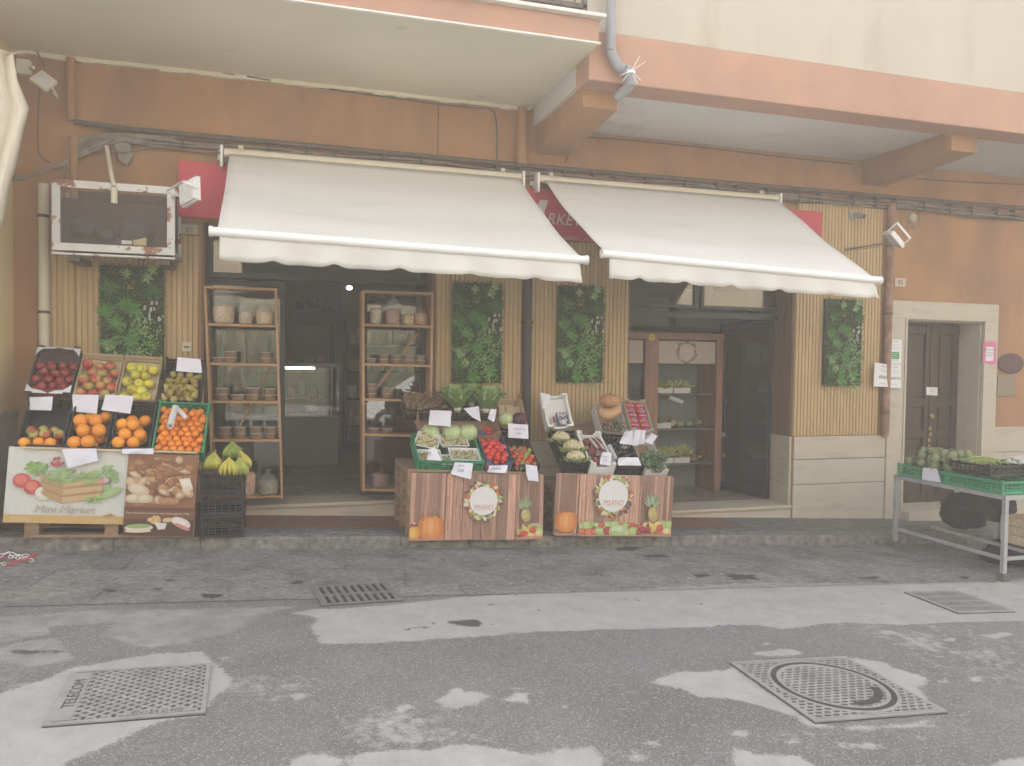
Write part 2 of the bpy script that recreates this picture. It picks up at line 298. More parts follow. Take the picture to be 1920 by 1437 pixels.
patch([(1850,1432),(1925,1418),(2050,1425),(2050,1500),(1880,1500)],0,.05)
patch([(540,1425),(600,1410),(650,1425),(640,1500),(560,1500)],0,.05)
for q in [(873,1167,36,9),(790,1176,16,5),(765,1180,8,3),(812,1170,9,3),(922,1171,9,2),(920,1134,6,2)]: blob(*q,ch=1)
for q in [(395,1118,28,7),(297,1105,14,4),(205,1108,26,5),(552,1093,16,5),(318,1089,12,3),(1390,1083,32,8),(1320,1080,24,4),(1636,1084,22,4),(1810,1084,20,4),(1230,1044,34,4),(1178,1030,38,5),(60,1222,60,6)]: blob(*q,ch=1)
for k in range(30):
    x=rv(0,1900); y=rv(1120,1160); 
    if x>620: blob(x,y-max(0,(x-700)*.02),rv(3,7),rv(1,2),ch=1,n=7,soft=.015)

def masked_grid(name,xs,ys,z0,m):
    X,Y=np.meshgrid(xs,ys); P=np.stack([X.ravel(),Y.ravel()],1); M=np.zeros((len(P),3))
    for pts,ch,soft in PATCH:
        A=np.array(pts); lo,hi=A.min(0)-.4,A.max(0)+.4; sel=np.where((P[:,0]>lo[0])&(P[:,0]<hi[0])&(P[:,1]>lo[1])&(P[:,1]<hi[1]))[0]
        if not len(sel): continue
        Q=P[sel]; dist=np.full(len(Q),9.); ins=np.zeros(len(Q),bool)
        for i in range(len(A)):
            p,q=A[i],A[(i+1)%len(A)]; e=q-p; t=np.clip(((Q-p)@e)/max(e@e,1e-9),0,1); dist=np.minimum(dist,np.hypot(*(Q-p-t[:,None]*e).T))
            cnd=(p[1]>Q[:,1])!=(q[1]>Q[:,1]); 
            with np.errstate(all='ignore'): ins^=cnd&(Q[:,0]<(q[0]-p[0])*(Q[:,1]-p[1])/(q[1]-p[1]+1e-12)+p[0])
        v=np.clip(.5+np.where(ins,dist,-dist)/(2*soft),0,1); M[sel,ch]=np.maximum(M[sel,ch],v)
    nx=len(xs); me=bpy.data.meshes.new(name); vs=np.column_stack([P,z0+SL*P[:,0]])
    idx=(np.arange(len(ys)-1)[:,None]*nx+np.arange(nx-1)[None,:]).ravel(); F=np.stack([idx,idx+1,idx+nx+1,idx+nx],1)
    me.from_pydata(vs.tolist(),[],F.tolist()); ca=me.color_attributes.new('Mask','FLOAT_COLOR','POINT'); ca.data.foreach_set('color',np.column_stack([M,np.ones(len(M))]).ravel()); me.materials.append(m)
    o=bpy.data.objects.new(name,me); COL.objects.link(o); return tag(o,kind='structure')
def lin(a,b,st): return [a+i*st for i in range(int((b-a)/st)+1)]
masked_grid('road',[-60,-12,-5]+lin(-2.6,9.2,.025)+[14,60],[-60,-20,-8]+lin(-5.4,-2.24,.025)+[-.6],RD0,asph)
masked_grid('gutter_paving',[-20,-6]+lin(-2.6,9.2,.03)+[14,25],lin(-2.32,-.85,.03),RD0+.004,slab_m)
# kerb: real stones, pavement behind it
b=MB(); x=-12.0
while x<16:
    w_=rv(.55,1.1); y0=-.935+rv(-.006,.006); x1=min(x+w_,16)
    b.add([(a,y,(SW0 if t else RD0-.2)+SL*a+ (rv(-.006,.004) if t else 0)) for t in (0,1) for y in (y0,-.7) for a in (x+.0008,x1-.0008)],[(0,2,3,1),(4,5,7,6),(0,1,5,4),(2,6,7,3),(0,4,6,2),(1,3,7,5)])
    x=x1
tag(b.build('kerb',kerb_m,bevel=.012),kind='structure')
sheet('pavement',-20,25,-.74,.3,SW0-.006,swalk)
sheet('painted_pavement_strip',-2.2,4.7,-.56,-.012,SW0-.002,redfloor)
sheet('pavement_end',4.7,25,-.50,.2,SW0-.0025,swalk)
# ------------------------------------------------------------------ the house
H=thing('apartment_building','orange plastered house with cream upper wall, shop openings and balcony slabs','building',(2.5,0,zs(2.5)))
TOP=9.0
OP1=(-.70,1.46); OP2=(3.56,5.65); DR=(7.2,8.39)
SILL1,SILL2=.155,-.085
b=MB(); T_=.38
for x0,x1 in ((-2.3,OP1[0]),(OP1[1],OP2[0]),(OP2[1],DR[0]),(DR[1],18)): b.box(x0,x1,0,T_,-1.5,2.76)
b.box(OP1[0],OP1[1],0,T_,-1.5,SILL1-.05); b.box(OP2[0],OP2[1],0,T_,-1.8,SILL2-.05); b.box(DR[0],DR[1],0,T_,-1.8,zs(7.6)+.02); b.box(DR[0],DR[1],0,T_,2.1,2.76)
b.box(-2.3,18,0,T_,2.76,4.4)
b.build('wall',orange,H)
b=MB(); b.box(-9,2.46,-.45,.0,4.33,TOP); b.box(-9,2.46,0,8,4.45,TOP); b.box(2.46,18,-1.45,8,4.33,TOP); b.build('upper_wall',cream_w,H)
b=MB(); b.box(2.46,18,-1.5,-1.2,3.90,4.31); b.build('string_course',band_m,H,bevel=.01)
b=MB(); b.box(2.46,18,-1.2,0,3.93,4.28); b.build('soffit',sof_r,H)
b=MB(); b.box(-2.3,2.461,-1.70,-1.45,4.125,4.31); b.build('balcony_fascia',band_m,H,bevel=.008)
b=MB(); b.box(-2.3,2.47,-1.725,-1.69,4.108,4.124); b.box(-2.3,2.50,-1.76,-1.2,4.311,4.34); b.build('balcony_edging',white_edge,H,bevel=.004)
b=MB(); b.box(-2.3,2.455,-1.689,0,4.11,4.30)
for i in range(44):   # crumbling plaster bead between soffit and wall
    x=-2.2+i*.105; b.box(x,x+.105,-.03-rv(0,.02),-.001,4.085-rv(0,.02),4.112)
b.build('balcony_soffit',sof_l,H)
for x0 in (2.5,6.52):
    b=MB(); zt=4.1 if x0<3 else 3.93; zf=3.75 if x0<3 else 3.735
    b.prism([(x0,0,3.655),(x0,-1.27,zf),(x0,-1.27,3.93),(x0,-1.2 if x0>3 else -1.42,3.935),(x0,-1.2 if x0>3 else -1.42,zt),(x0,0,zt)],(.33,0,0)); b.build('bracket',orange,H,bevel=.008)
# plinth courses (travertine)
def courses(x0,x1,zt,zb,y=-.035,cuts=()):
    zz=[zt]+list(cuts)+[zb]
    for a,c in zip(zz[:-1],zz[1:]): b=MB(); b.box(x0,x1,y,.0-.001,c+.004,a-.003); b.build('plinth_course',trav,H,bevel=.006)
for x0,x1 in ((OP2[1]+.01,6.94),(OP1[1]+.01,OP2[0]-.01),(-2.2,OP1[0]-.01)): courses(x0,x1,.705,-1.2 if x0>0 else -.2,cuts=(.435,.145))
courses(8.61,18,.78,-1.4,cuts=(.46,.14))
# thresholds
for (x0,x1),s in ((OP1,SILL1),(OP2,SILL2)):
    b=MB(); b.box(x0+.005,x1-.005,-.045,.40,s-.035,s); b.build('threshold',trav,H,bevel=.006); b=MB(); b.box(x0+.005,x1-.005,-.02,-.001,s-.35,s-.039); b.build('step_riser',trav,H,bevel=.004)
# ribbed cladding panels
def ribs(b,x0,x1,z0,z1,y=-.012,pitch=.046):
    n=max(1,round((x1-x0)/pitch)); p=(x1-x0)/n
    b.box(x0,x1,y,-.001,z0,z1)
    for i in range(n):
        a=x0+i*p; d=y-.013
        for zz0,zz1 in ((z0,z0+(z1-z0)*.47),(z0+(z1-z0)*.47+.003,z1)):
            b.add([(a+.003,y,zz0),(a+.009,d,zz0),(a+p-.009,d,zz0),(a+p-.003,y,zz0),(a+.003,y,zz1),(a+.009,d,zz1),(a+p-.009,d,zz1),(a+p-.003,y,zz1)],[(0,1,5,4),(1,2,6,5),(2,3,7,6),(0,3,2,1),(4,5,6,7)])
for x0,x1,z0,z1 in ((-1.95,-1.73,.71,2.76),(-1.715,OP1[0]-.02,.71,2.63),(OP1[1]+.01,2.36,.71,2.78),(2.46,OP2[0]-.005,.71,2.78),(OP2[1],6.83,.71,3.42)):
    b=MB(); ribs(b,x0,x1,z0,z1); b.build('wood_cladding',clad_m,H)
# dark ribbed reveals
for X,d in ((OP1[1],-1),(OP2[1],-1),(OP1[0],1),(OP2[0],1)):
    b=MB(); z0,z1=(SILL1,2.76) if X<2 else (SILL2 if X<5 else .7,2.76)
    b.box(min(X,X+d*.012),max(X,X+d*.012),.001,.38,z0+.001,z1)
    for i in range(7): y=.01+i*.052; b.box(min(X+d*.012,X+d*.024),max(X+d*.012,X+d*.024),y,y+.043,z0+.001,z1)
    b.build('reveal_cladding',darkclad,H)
b=MB(); b.box(5.62,5.65,0,.37,SILL2,.70); b.build('reveal_base',trav,H)
# shop fronts: black metal frames + glass
def front(name,x0,x1,z0,z1,y,parent,panes,fr=.05):
    f=MB()
    xs=sorted(set([p[0] for p in panes]+[p[1] for p in panes]))
    for (a,b2,c,d) in panes:
        f.box(a,a+fr,y-.03,y+.03,c,d); f.box(b2-fr,b2,y-.031,y+.031,c,d); f.box(a+fr,b2-fr,y-.029,y+.029,c,c+fr); f.box(a+fr,b2-fr,y-.029,y+.029,d-fr,d)
    o=f.build(name,blackm,parent)
    for (a,b2,c,d) in panes:
        g=MB(); g.box(a+fr,b2-fr,y-.004,y+.004,c+fr,d-fr); g.build('pane',glass,o)
front('shop_front',*OP1,SILL1,2.76,.30,H,[(-.67,.04,SILL1,2.27),(.78,1.43,SILL1,2.27),(-.67,1.43,2.29,2.75)])
front('shop_front',*OP2,SILL2,2.76,.30,H,[(3.6,4.55,2.16,2.76),(4.60,5.62,2.16,2.76),(3.6,5.62,2.05,2.12)],.035)
b=MB(); b.T=Matrix.Translation((5.58,.33,0))@rotm('Z',R_(-82)); 
f=MB(b.T); 
for q in ((-.9,-.86,SILL2+.02,2.04),(-.04,0,SILL2+.02,2.04)): f.box(q[0],q[1],-.02,.02,q[2],q[3])
f.box(-.86,-.04,-.02,.02,SILL2+.02,SILL2+.1); f.box(-.86,-.04,-.02,.02,1.98,2.04); f.box(-.80,-.74,-.06,-.04,.7,1.3)
dleaf=f.build('glass_door',blackm,H); g=MB(b.T); g.box(-.86,-.04,-.003,.003,SILL2+.1,1.98); g.build('pane',glass,dleaf)
# rooms behind
room_w=mat('room_plaster',(.34,.33,.31),.9,2,.1); tile=mat('floor_tiles',(.27,.25,.21),.4,5,.2,.1,30,col2=(.2,.18,.15),c2s=6)
for (x0,x1),s,dep in (((-1.6,2.2),SILL1,5.5),((3.0,6.4),SILL2,3.0)):
    b=MB(); b.box(x0,x1,dep,dep+.1,s-.1,3.0); b.box(x0-.1,x0,.385,dep+.1,s-.1,3.0); b.box(x1,x1+.1,.385,dep+.1,s-.1,3.0); b.box(x0-.1,x1+.1,.385,dep+.1,3.0,3.1); b.build('room_wall',room_w,H)
    b=MB(); b.box(x0,x1,.385,dep,s-.1,s-.002); b.box((OP1 if s>0 else OP2)[0],(OP1 if s>0 else OP2)[1],.37,.4,s-.1,s-.003); b.build('room_floor',tile,H)
# entrance door with stone surround
zb=zs(7.6)
b=MB(); ZF=zb-.05
b.box(6.945,DR[0],-.05,.0-.001,ZF,2.10); b.box(DR[1],8.605,-.05,-.001,ZF,2.10); b.box(6.945,8.605,-.05,-.001,2.10,2.315)
b.box(DR[0]-.03,DR[0]+.0,-.062,-.051,ZF,2.115); b.box(DR[0],DR[1]+.02,-.062,-.051,2.095,2.115)
b.build('stone_surround',trav,H,bevel=.006)
b=MB(); b.box(DR[0]+.001,DR[0]+.02,.001,.36,ZF,2.099); b.box(DR[1]-.02,DR[1]-.001,.001,.36,ZF,2.099); b.box(DR[0],DR[1],-.0,.36,2.08,2.098); b.build('door_reveal',trav,H)
b=MB(); b.box(DR[0]+.0,DR[1]+.25,-.16,.36,zb-.02,zb+.12,(1,1,1)); b.build('door_step',trav,H,bevel=.01)
dwood=mat('dark_door_wood',(.042,.024,.013),.55,3,.3,.1,50,stretch=(6,6,.7))
b=MB(); z0,z1=zb+.13,2.08; xm=7.93
b.box(DR[0]+.02,DR[1]-.02,.33,.36,z0,z1)
for a,c in ((DR[0]+.03,xm-.01),(xm+.01,DR[1]-.03)):
    b.box(a,a+.09,.30,.329,z0,z1-.02); b.box(c-.09,c,.30,.329,z0,z1-.02)
    for zz in (z0,z0+.28,.62,1.02,z1-.14): b.box(a+.09,c-.09,.301,.329,zz,zz+.1)
    for q0,q1 in ((z0+.12,z0+.26),(z0+.4,.6),(.74,1.0),(1.14,z1-.16)): b.box(a+.13,c-.13,.312,.329,q0,q1)
b.box(xm-.035,xm+.035,.285,.30,z0,z1-.02)
door=b.build('front_door',dwood,H,bevel=.005)
brass=mat('brass',(.42,.28,.11),.35,8,.1,metal=.8)
b=MB(); c=Vector((7.90,.27,.90)); b.T=Matrix.Translation(c)@rotm('X',R_(90)); b.lathe([(.0,.05),(.018,.05),(.032,.035),(.034,.02),(.022,.005),(.014,-.03)],14); b.T=I4; b.build('door_knob',brass,door); b=MB()
for k in range(5): b.ball((7.92+.012*math.sin(k*2),.285,.74-k*.075),.02,sc=(1,.5,1.4))
b.build('door_handle',brass,door)
# ------------------------------------------------------------------ neighbour on the left
N=thing('neighbouring_building','yellow plastered house wall with grey plinth at the left end of the shop','building',(-2.9,-.6,zs(-2.3)))
yel=mat('yellow_plaster',(.74,.58,.30),.9,1.5,.08,.3,80,col2=(.66,.52,.30),c2s=1.5)
b=MB(); b.box(-9,-2.20,-1.05,.3,-1,TOP); b.build('wall',yel,N)
b=MB(); b.box(-9,-2.175,-1.08,-.001,-.3,1.02); b.box(-9,-2.16,-1.10,-.001,1.021,1.065); b.build('plinth',mat('grey_plinth',(.36,.35,.31),.9,3,.1,.3,60),N,bevel=.006)
# ------------------------------------------------------------------ shop sign
S=thing('shop_sign','long red fascia sign with white lettering half hidden behind the awnings','sign',(2.5,-.05,3.0))
b=MB(); b.box(-.885,5.93,-.075,-.03,2.785,3.285); b.build('panel',mat('red_sign',(.50,.03,.055),.5,3,.06),S,bevel=.003)
b=MB(); sw=(.62,.60,.58)
p=W(1089,424,-.078); b.text('MINI MARKET',.16,XZ((p.x,-.078,p.z),0),sw,shear=.25,align='RIGHT')
b.prism([W(1004,393,-.078),W(1020,402,-.078),W(1028,376,-.078),W(1013,376,-.078)],(0,.003,0),sw)
p=W(1039,449,-.078); b.text('di PISANO CALOGERO',.058,XZ((p.x,-.078,p.z),0),(.50,.40,.38),shear=.15)
b.build('lettering',vplain,S)
# ------------------------------------------------------------------ house numbers and little plates
def plate(name,label,cat,px,py,wd,hg,Y,col,txt=None,ts=.05,tcol=(.1,.08,.06),group=None,m=None):
    p=W(px,py,Y); o=thing(name,label,cat,p,group)
    b=MB(XZ(p)); b.box(-wd/2,wd/2,-hg/2,hg/2,0,.012,col); b.build('plate',m or vplain,o,bevel=.002)
    if txt:
        b=MB(XZ(p+Vector((0,-.013,0)))); 
        for t,dx,dy,s in txt: b.text(t,s,Matrix.Translation((dx,dy,0)),tcol,align='CENTER')
        b.build('lettering',vplain,o)
    return o
plate('house_number','stone house number 81 on the ribbed cladding under the red sign','house number',356,431,.14,.085,-.03,(.42,.36,.26),[('81',0,-.025,.07)])
plate('house_number','stone house number 85 on the orange wall above the entrance','house number',1687,530,.16,.10,-.01,(.52,.46,.35),[('85',0,-.027,.078),('-',-.062,-.02,.06),('-',.062,-.02,.06)])
o=plate('meter_plate','small cream plate with a black symbol beside the left shop opening','plate',350,651,.082,.085,-.03,(.55,.50,.38)); b=MB(XZ(W(350,651,-.045))); b.bar((-.028,0,0),(.028,0,0),.006,.002,(.05,.04,.03)); b.ball((0,0,0),.011,(.05,.04,.03),8,6,sc=(1,1,.2)); b.bar((-.02,-.01,0),(-.02,.01,0),.006,.002,(.05,.04,.03)); b.bar((.02,-.01,0),(.02,.01,0),.006,.002,(.05,.04,.03)); b.build('symbol',vplain,o)
# oval and square plaques on the far right
p=W(1895,682,-.012); o=thing('oval_plaque','dark red oval plaque on the wall right of the entrance','plaque',p)
b=MB(XZ(p)); b.lathe([(0,.012),(.19,.012),(.21,.006),(.212,0)],32,(.085,.03,.028)); b.v=[Vector((v.x,v.y,p.z+(v.z-p.z)*.62)) for v in b.v]; b.build('plate',vplain,o)
b=MB(XZ(p+Vector((0,-.014,0)))); b.text('AVVOCATO',.035,Matrix.Translation((0,.01,0)),(.17,.09,.07),align='CENTER'); b.text('studio',.03,Matrix.Translation((0,-.04,0)),(.17,.09,.07),align='CENTER'); b.build('lettering',vplain,o)
o=plate('brass_plaque','square brass coloured plaque below the oval one','plaque',1886,724,.30,.27,-.012,(.25,.185,.12))
# ------------------------------------------------------------------ notices
def sheetpaper(name,label,Y,cor,m=None,parent=None,bend=.012,cat='notice',group=None,lines=None,n=6,dy=None,col=(1,1,1)):
    """a paper sheet through four picture corners (TL,TR,BR,BL) lying at depth Y, slightly curled"""
    Ys=dy or (Y,Y,Y,Y); P=[W(*c,y) for c,y in zip(cor,Ys)]; c0=(P[0]+P[1]+P[2]+P[3])/4; b=MB(); vs=[];fs=[]
    ph=rv(0,6); nrm=(P[1]-P[0]).cross(P[3]-P[0]).normalized(); 
    if nrm.y>0: nrm=-nrm
    for j in range(n+1):
        for i in range(n+1):
            u,v=i/n,j/n; p=(P[0]*(1-u)+P[1]*u)*(1-v)+(P[3]*(1-u)+P[2]*u)*v
            p=p+nrm*bend*(math.sin(u*3.1+ph)*math.cos(v*2.6+ph*.7)+.35*math.sin(7*u+5*v+ph)+(.5*(v**3)*abs(u-.5)*2)); vs.append(p)
    k=len(vs); vs2=[v+nrm*-.0012 for v in vs]
    for j in range(n):
        for i in range(n): a=j*(n+1)+i; fs.append((a,a+1,a+n+2,a+n+1)); fs.append((k+a,k+a+n+1,k+a+n+2,k+a+1))
    b.add(vs+vs2,fs,col,0,True); mats=[m or paper_m,vplain]
    o=b.build(name,mats,parent,origin=None if parent else c0)
    if not parent: tag(o,label,cat,group)
    if lines:
        ex=(P[1]-P[0]); ey=(P[0]-P[3]); T=frame(P[3]+nrm*(abs(bend)*1.5+.002),ex,ey); b=MB(T); wd,hg=ex.length,ey.length
        for (t,u,v,s,c) in lines: b.text(t,s*hg,Matrix.Translation((u*wd,v*hg,0)),c,align='CENTER',ext=.0003)
        b.build('writing',vplain,o if not parent else o)
    return o
dk=(.10,.10,.12); gy=(.30,.30,.34)
sheetpaper('notice','white flyer with a green box taped beside the entrance',-.055,[(1665,637),(1691,637),(1690,682),(1664,682)],paper_w,bend=.003,lines=[('IMMOBILIARE',.5,.88,.07,gy),('tel. per informazioni',.5,.76,.055,gy),('A F F I T T A S I',.5,.60,.075,gy),('quadrilocale con terrazzo',.5,.10,.045,gy)])
b=MB(); T=XZ(W(1677.5,667,-.064)); b.T=T; b.box(-.065,.065,-.042,.042,0,.001,(.03,.26,.10)); 
for k,t in enumerate(('Appartamento','Immobiliare','al piano primo')): b.T=T@Matrix.Translation((0,.018-k*.023,.0015)); b.text(t,.018,I4,(.7,.8,.7),align='CENTER')
o=[x for x in COL.objects if x.get('label','').startswith('white flyer with a green')][0]; b.build('green_box',vplain,o)
sheetpaper('notice','white flyer headed VENDE wrapped on the rusty pipe by the entrance',-.10,[(1640,680),(1667,684),(1664,726),(1639,725)],paper_w,bend=.006,lines=[('EDILTE',.5,.86,.10,gy),('via roma 12 agenzia',.5,.74,.05,gy),('tel 0922 414',.5,.65,.06,gy),('VENDE',.55,.38,.17,dk),('appartamento',.5,.16,.055,gy)])
sheetpaper('notice','white flyer headed AFFITTA next to the VENDE flyer',-.085,[(1664,683),(1690,684),(1689,728),(1662,727)],paper_w,bend=.004,lines=[('ALTER',.55,.86,.10,gy),('via roma 12 agenzia',.5,.73,.05,gy),('tel 0922 414',.5,.64,.06,gy),('AFFITTA',.55,.34,.16,dk),('appartamento',.5,.14,.055,gy)])
sheetpaper('notice','pink bordered VENDITA notice on the right jamb of the entrance',-.055,[(1844,641),(1868,641),(1867,684),(1843,682)],mat('pink_paper',(.62,.17,.30),.8),bend=.002,lines=None)
b=MB(); b.T=XZ(W(1855.5,662,-.060)); b.box(-.062,.062,-.10,.075,0,.001,(.72,.70,.72)); b.T=b.T@Matrix.Translation((0,0,.002))
for t,y,s in (('VENDITA',.03,.032),('appartamento',.0,.018),('vista mare tel',-.022,.018),('0922 4141',-.044,.022)): b.text(t,s,Matrix.Translation((0,y,0)),gy,align='CENTER')
b.build('sheet',vplain,[x for x in COL.objects if x.get('label','').startswith('pink bordered')][0])
sheetpaper('notice','small white label stuck on the dark entrance door',.262,[(1737,726),(1758,727),(1758,742),(1737,741)],paper_w,bend=.001,lines=[('SI PREGA DI',.5,.68,.17,gy),('CHIUDERE IL',.5,.42,.17,gy),('PORTONE',.5,.16,.17,gy)])
# ------------------------------------------------------------------ pipes
def pipe(name,label,pts,r,m,cat='pipe',n=12,bands=(),bm=None,fil=0,extra=None):
    pts=[Vector(p) for p in pts]
    if fil:
        o=[pts[0]]
        for a,c,d in zip(pts,pts[1:],pts[2:]):
            u=(a-c).normalized();v=(d-c).normalized()
            for t in (0,.25,.5,.75,1): o.append((c+u*fil)*(1-t)**2+c*2*t*(1-t)+(c+v*fil)*t*t)
        o.append(pts[-1]); P=o
    else: P=pts
    t=thing(name,label,cat,min(pts,key=lambda p:p.z)); b=MB(); b.tube(P,r,n); b.build('tube',m,t)
    for c,ax,rr in bands: b=MB(); c=Vector(c); a=Vector(ax).normalized()*.012; b.tube([c-a,c+a],rr,n); b.build('clamp',bm or m,t)
    return t
x=W(82,500,-.06).x; pipe('drainpipe','cream drainpipe at the left end of the shopfront',[(x,-.06,zs(x)),(x,-.06,W(80,345,-.06).z)],.042,creamp,bands=[((x,-.06,2.72),(0,0,1),.046),((x,-.06,1.9),(0,0,1),.046)],bm=cable_d)
x=W(133,150,-.05).x; pipe('wall_pipe','orange painted pipe left of the balcony underside above the cables',[(x,-.05,3.56),(x,-.05,4.09)],.036,orange)
x=W(138,300,-.05).x; pipe('wall_pipe','orange painted pipe behind the air conditioner cage',[(x,-.05,2.4),(x,-.05,3.42)],.036,orange)
x=W(979,240,-.07).x; pipe('wall_pipe','orange painted pipe beside the middle bracket',[(x,-.07,3.52),(x,-.07,4.09)],.05,orange,bands=[((x,-.07,3.6),(0,0,1),.056)])
x=2.415; pipe('drainpipe','black drainpipe between the two middle cladding panels',[(x,-.055,.2),(x,-.055,2.8)],.045,mat('black_pipe',(.035,.03,.03),.6,6,.2),bands=[((x,-.055,1.93),(0,0,1),.062),((x,-.055,1.87),(0,0,1),.052)])
xt=W(1661,400,-.07).x; xb=W(1650,818,-.07).x
rp=mat('rusty_pipe',(.26,.14,.09),.8,5,.2,.3,50,col2=(.36,.24,.17),c2s=5)
pipe('drainpipe','rusty brown drainpipe between the ribbed cladding and the entrance',[(6.90,-.07,.69),(6.90,-.07,3.45)],.043,rp,bands=[((6.90,-.07,z),(0,0,1),.048) for z in (.98,2.15,2.95)],bm=cable_d)
x1=W(1144,40,-1.56)
up_=[(x1.x,-1.78,6.5),(x1.x,-1.58,4.7),(x1.x,-1.57,W(1142,95,-1.57).z),(W(1160,124,-1.57).x,-1.57,W(1150,124,-1.57).z-.02),(W(1180,128,-1.57).x,-1.57,W(1180,130,-1.57).z),(W(1183,155,-1.55).x,-1.56,W(1183,160,-1.55).z),(W(1160,180,-1.40).x,-1.38,W(1160,182,-1.38).z)]
up_[0]=(x1.x,-1.57,6.5)
t=pipe('downpipe','grey plastic downpipe with elbows in front of the balcony end',up_,.043,greyp,fil=.06,bands=[((x1.x,-1.57,W(1142,93,-1.57).z),(0,0,1),.049),(up_[5],(0,0,1),.048)])
c=W(1183,135,-1.60); b=MB()
for a in (200,225,330,40,65,300): 
    d=Vector((math.cos(R_(a)),rv(-.3,0),math.sin(R_(a)))); b.tube([c,c+d*.06,c+d*rv(.1,.16)+Vector((0,0,-.01))],.003,5,(.8,.8,.78))
b.lathe([(.05,-.012),(.05,.012)],14,(.8,.8,.78),c=c+Vector((0,.03,0))); b.build('cable_tie',vplain,t)
# ------------------------------------------------------------------ cables along the facade
def sagline(x0,x1,z,y,n=46,a=.012,ph=0,drop=0):
    return [(x0+(x1-x0)*i/n,y+.006*math.sin(i*1.3+ph),z+a*math.sin(i*.9+ph)+a*.6*math.sin(i*.37+ph*2)+drop*math.sin(math.pi*((i*5/n)%1))) for i in range(n+1)]
b=MB(); b.tube([(-1.72,-.06,3.545),(-1.3,-.06,3.525),(2.3,-.06,3.515),(9.5,-.06,3.535)],.024,8); o=b.build('cable_duct',cable_d,origin=(0,-.06,3.52)); tag(o,'dark round conduit running along the wall above both awnings','conduit')
T=thing('cable_bundle','loose bundle of grey cables strapped along the wall above the awnings','cable',(2,-.06,3.44))
for k in range(7):
    b=MB(); z=3.40+k*.014; b.tube(sagline(-1.5,13,z,-.045-.012*(k%3),70,.009,k*1.7,-.02),.0085,5); b.build('cable',cable_m if k%3 else cable_d,T)
for k in range(30): b=MB(); x=-.9+k*.36+rv(-.08,.08); b.box(x,x+.008,-.088,-.012,3.39,3.505); b.build('strap',cable_d,T)
def cpx(pts,r,name,label,m=cable_m,Y=-.06,parent=None):
    P=[W(x,y,Y+(d[0] if d else 0)) for x,y,*d in pts]
    Q=[]
    for i in range(len(P)-1):
        p0,p1,p2,p3=P[max(i-1,0)],P[i],P[i+1],P[min(i+2,len(P)-1)]
        for t in (0,.25,.5,.75): Q.append(.5*((2*p1)+(p2-p0)*t+(2*p0-5*p1+4*p2-p3)*t*t+(-p0+3*p1-3*p2+p3)*t**3))
    Q.append(P[-1]); b=MB(); b.tube(Q,r,6)
    if parent: return b.build(name,m,parent)
    o=b.build(name,m,origin=P[-1]); return tag(o,label,'cable')
T2=thing('cable_bundle','tangle of cables fanning down left of the air conditioner cage','cable',W(200,265,-.06))
for k in range(9):
    d=k*2.6
    cpx([(300+rv(-20,40),258+rv(-6,10)),(235,250+d*.7),(180+rv(-8,8),262+d),(140-k*2,285+k*3),(118-k*5,305+k*2),(60-k*3,330+k),(20,325+k*1.2)],.007,'cable','',cable_m,parent=T2)
for k in range(4): cpx([(200,250+k*3),(150+k*4,262),(128+k*5,290),(118+k*7,340)],.007,'cable','',cable_m,parent=T2)
cpx([(330,262),(290,275),(230,285),(175,283),(130,300)],.006,'cable','',cable_m,parent=T2); cpx([(190,258),(215,278),(235,290)],.006,'cable','',cable_m,parent=T2)
cpx([(0,86),(40,80),(65,92),(80,118),(84,125)],.006,'cable','thin dark cable looping from the ceiling corner to the small floodlight',cable_d)
cpx([(75,165),(72,200),(72,280),(85,300),(95,305)],.005,'cable','thin cable hanging below the small floodlight',cable_d)
cpx([(20,70),(500,150),(860,200),(915,203),(930,225),(932,300)],.007,'cable','thin cable along the balcony underside turning down before the pipe',cable_d,Y=-.03)
cpx([(1060,305),(1075,275),(1110,258),(1300,275),(1480,296),(1600,308)],.007,'cable','thin cable under the right ceiling between the two brackets',cable_d,Y=-.03)
cpx([(1715,335),(1800,341),(1990,350)],.006,'cable','thin cable on the upper wall right of the right bracket',cable_d,Y=-.02)
cpx([(822,192),(821,292)],.005,'cable','short vertical cable on the wall above the left awning',cable_d,Y=-.02)
# junction box, wall camera
p=W(1708,409,-.01); o=thing('junction_box','round cream junction box with looping cables on the wall above the entrance','junction box',p)
b=MB(frame(p,(1,0,0),(0,0,1))); b.lathe([(0,.045),(.045,.045),(.055,.035),(.058,0)],16,(.40,.37,.28)); b.build('housing',vplain,o)
for s in (-1,1): cpx([(1708+s*4-6,385),(1708+s*17,392),(1708+s*17,420),(1708+s*8,428),(1708,418)],.006,'cable','',cable_m,Y=-.03,parent=o)
p=W(1598,404,-.03); o=thing('security_camera','small grey bullet camera on the ribbed cladding under the cables','camera',p)
b=MB(frame(p,(1,0,0),(0,0,1))); b.lathe([(0,.02),(.05,.02),(.055,0)],16,(.36,.36,.33)); b.build('base',vplain,o)
b=MB(); b.tube([p,p+Vector((.01,-.05,-.005)),p+Vector((.035,-.15,-.035))],[.02,.036,.036],14,(.36,.36,.34)); b.build('body',vplain,o)
b=MB(); q=p+Vector((.036,-.152,-.0355)); b.tube([q,q+Vector((.001,-.004,-.001))],.028,14,(.02,.02,.02)); b.build('lens',vplain,o)
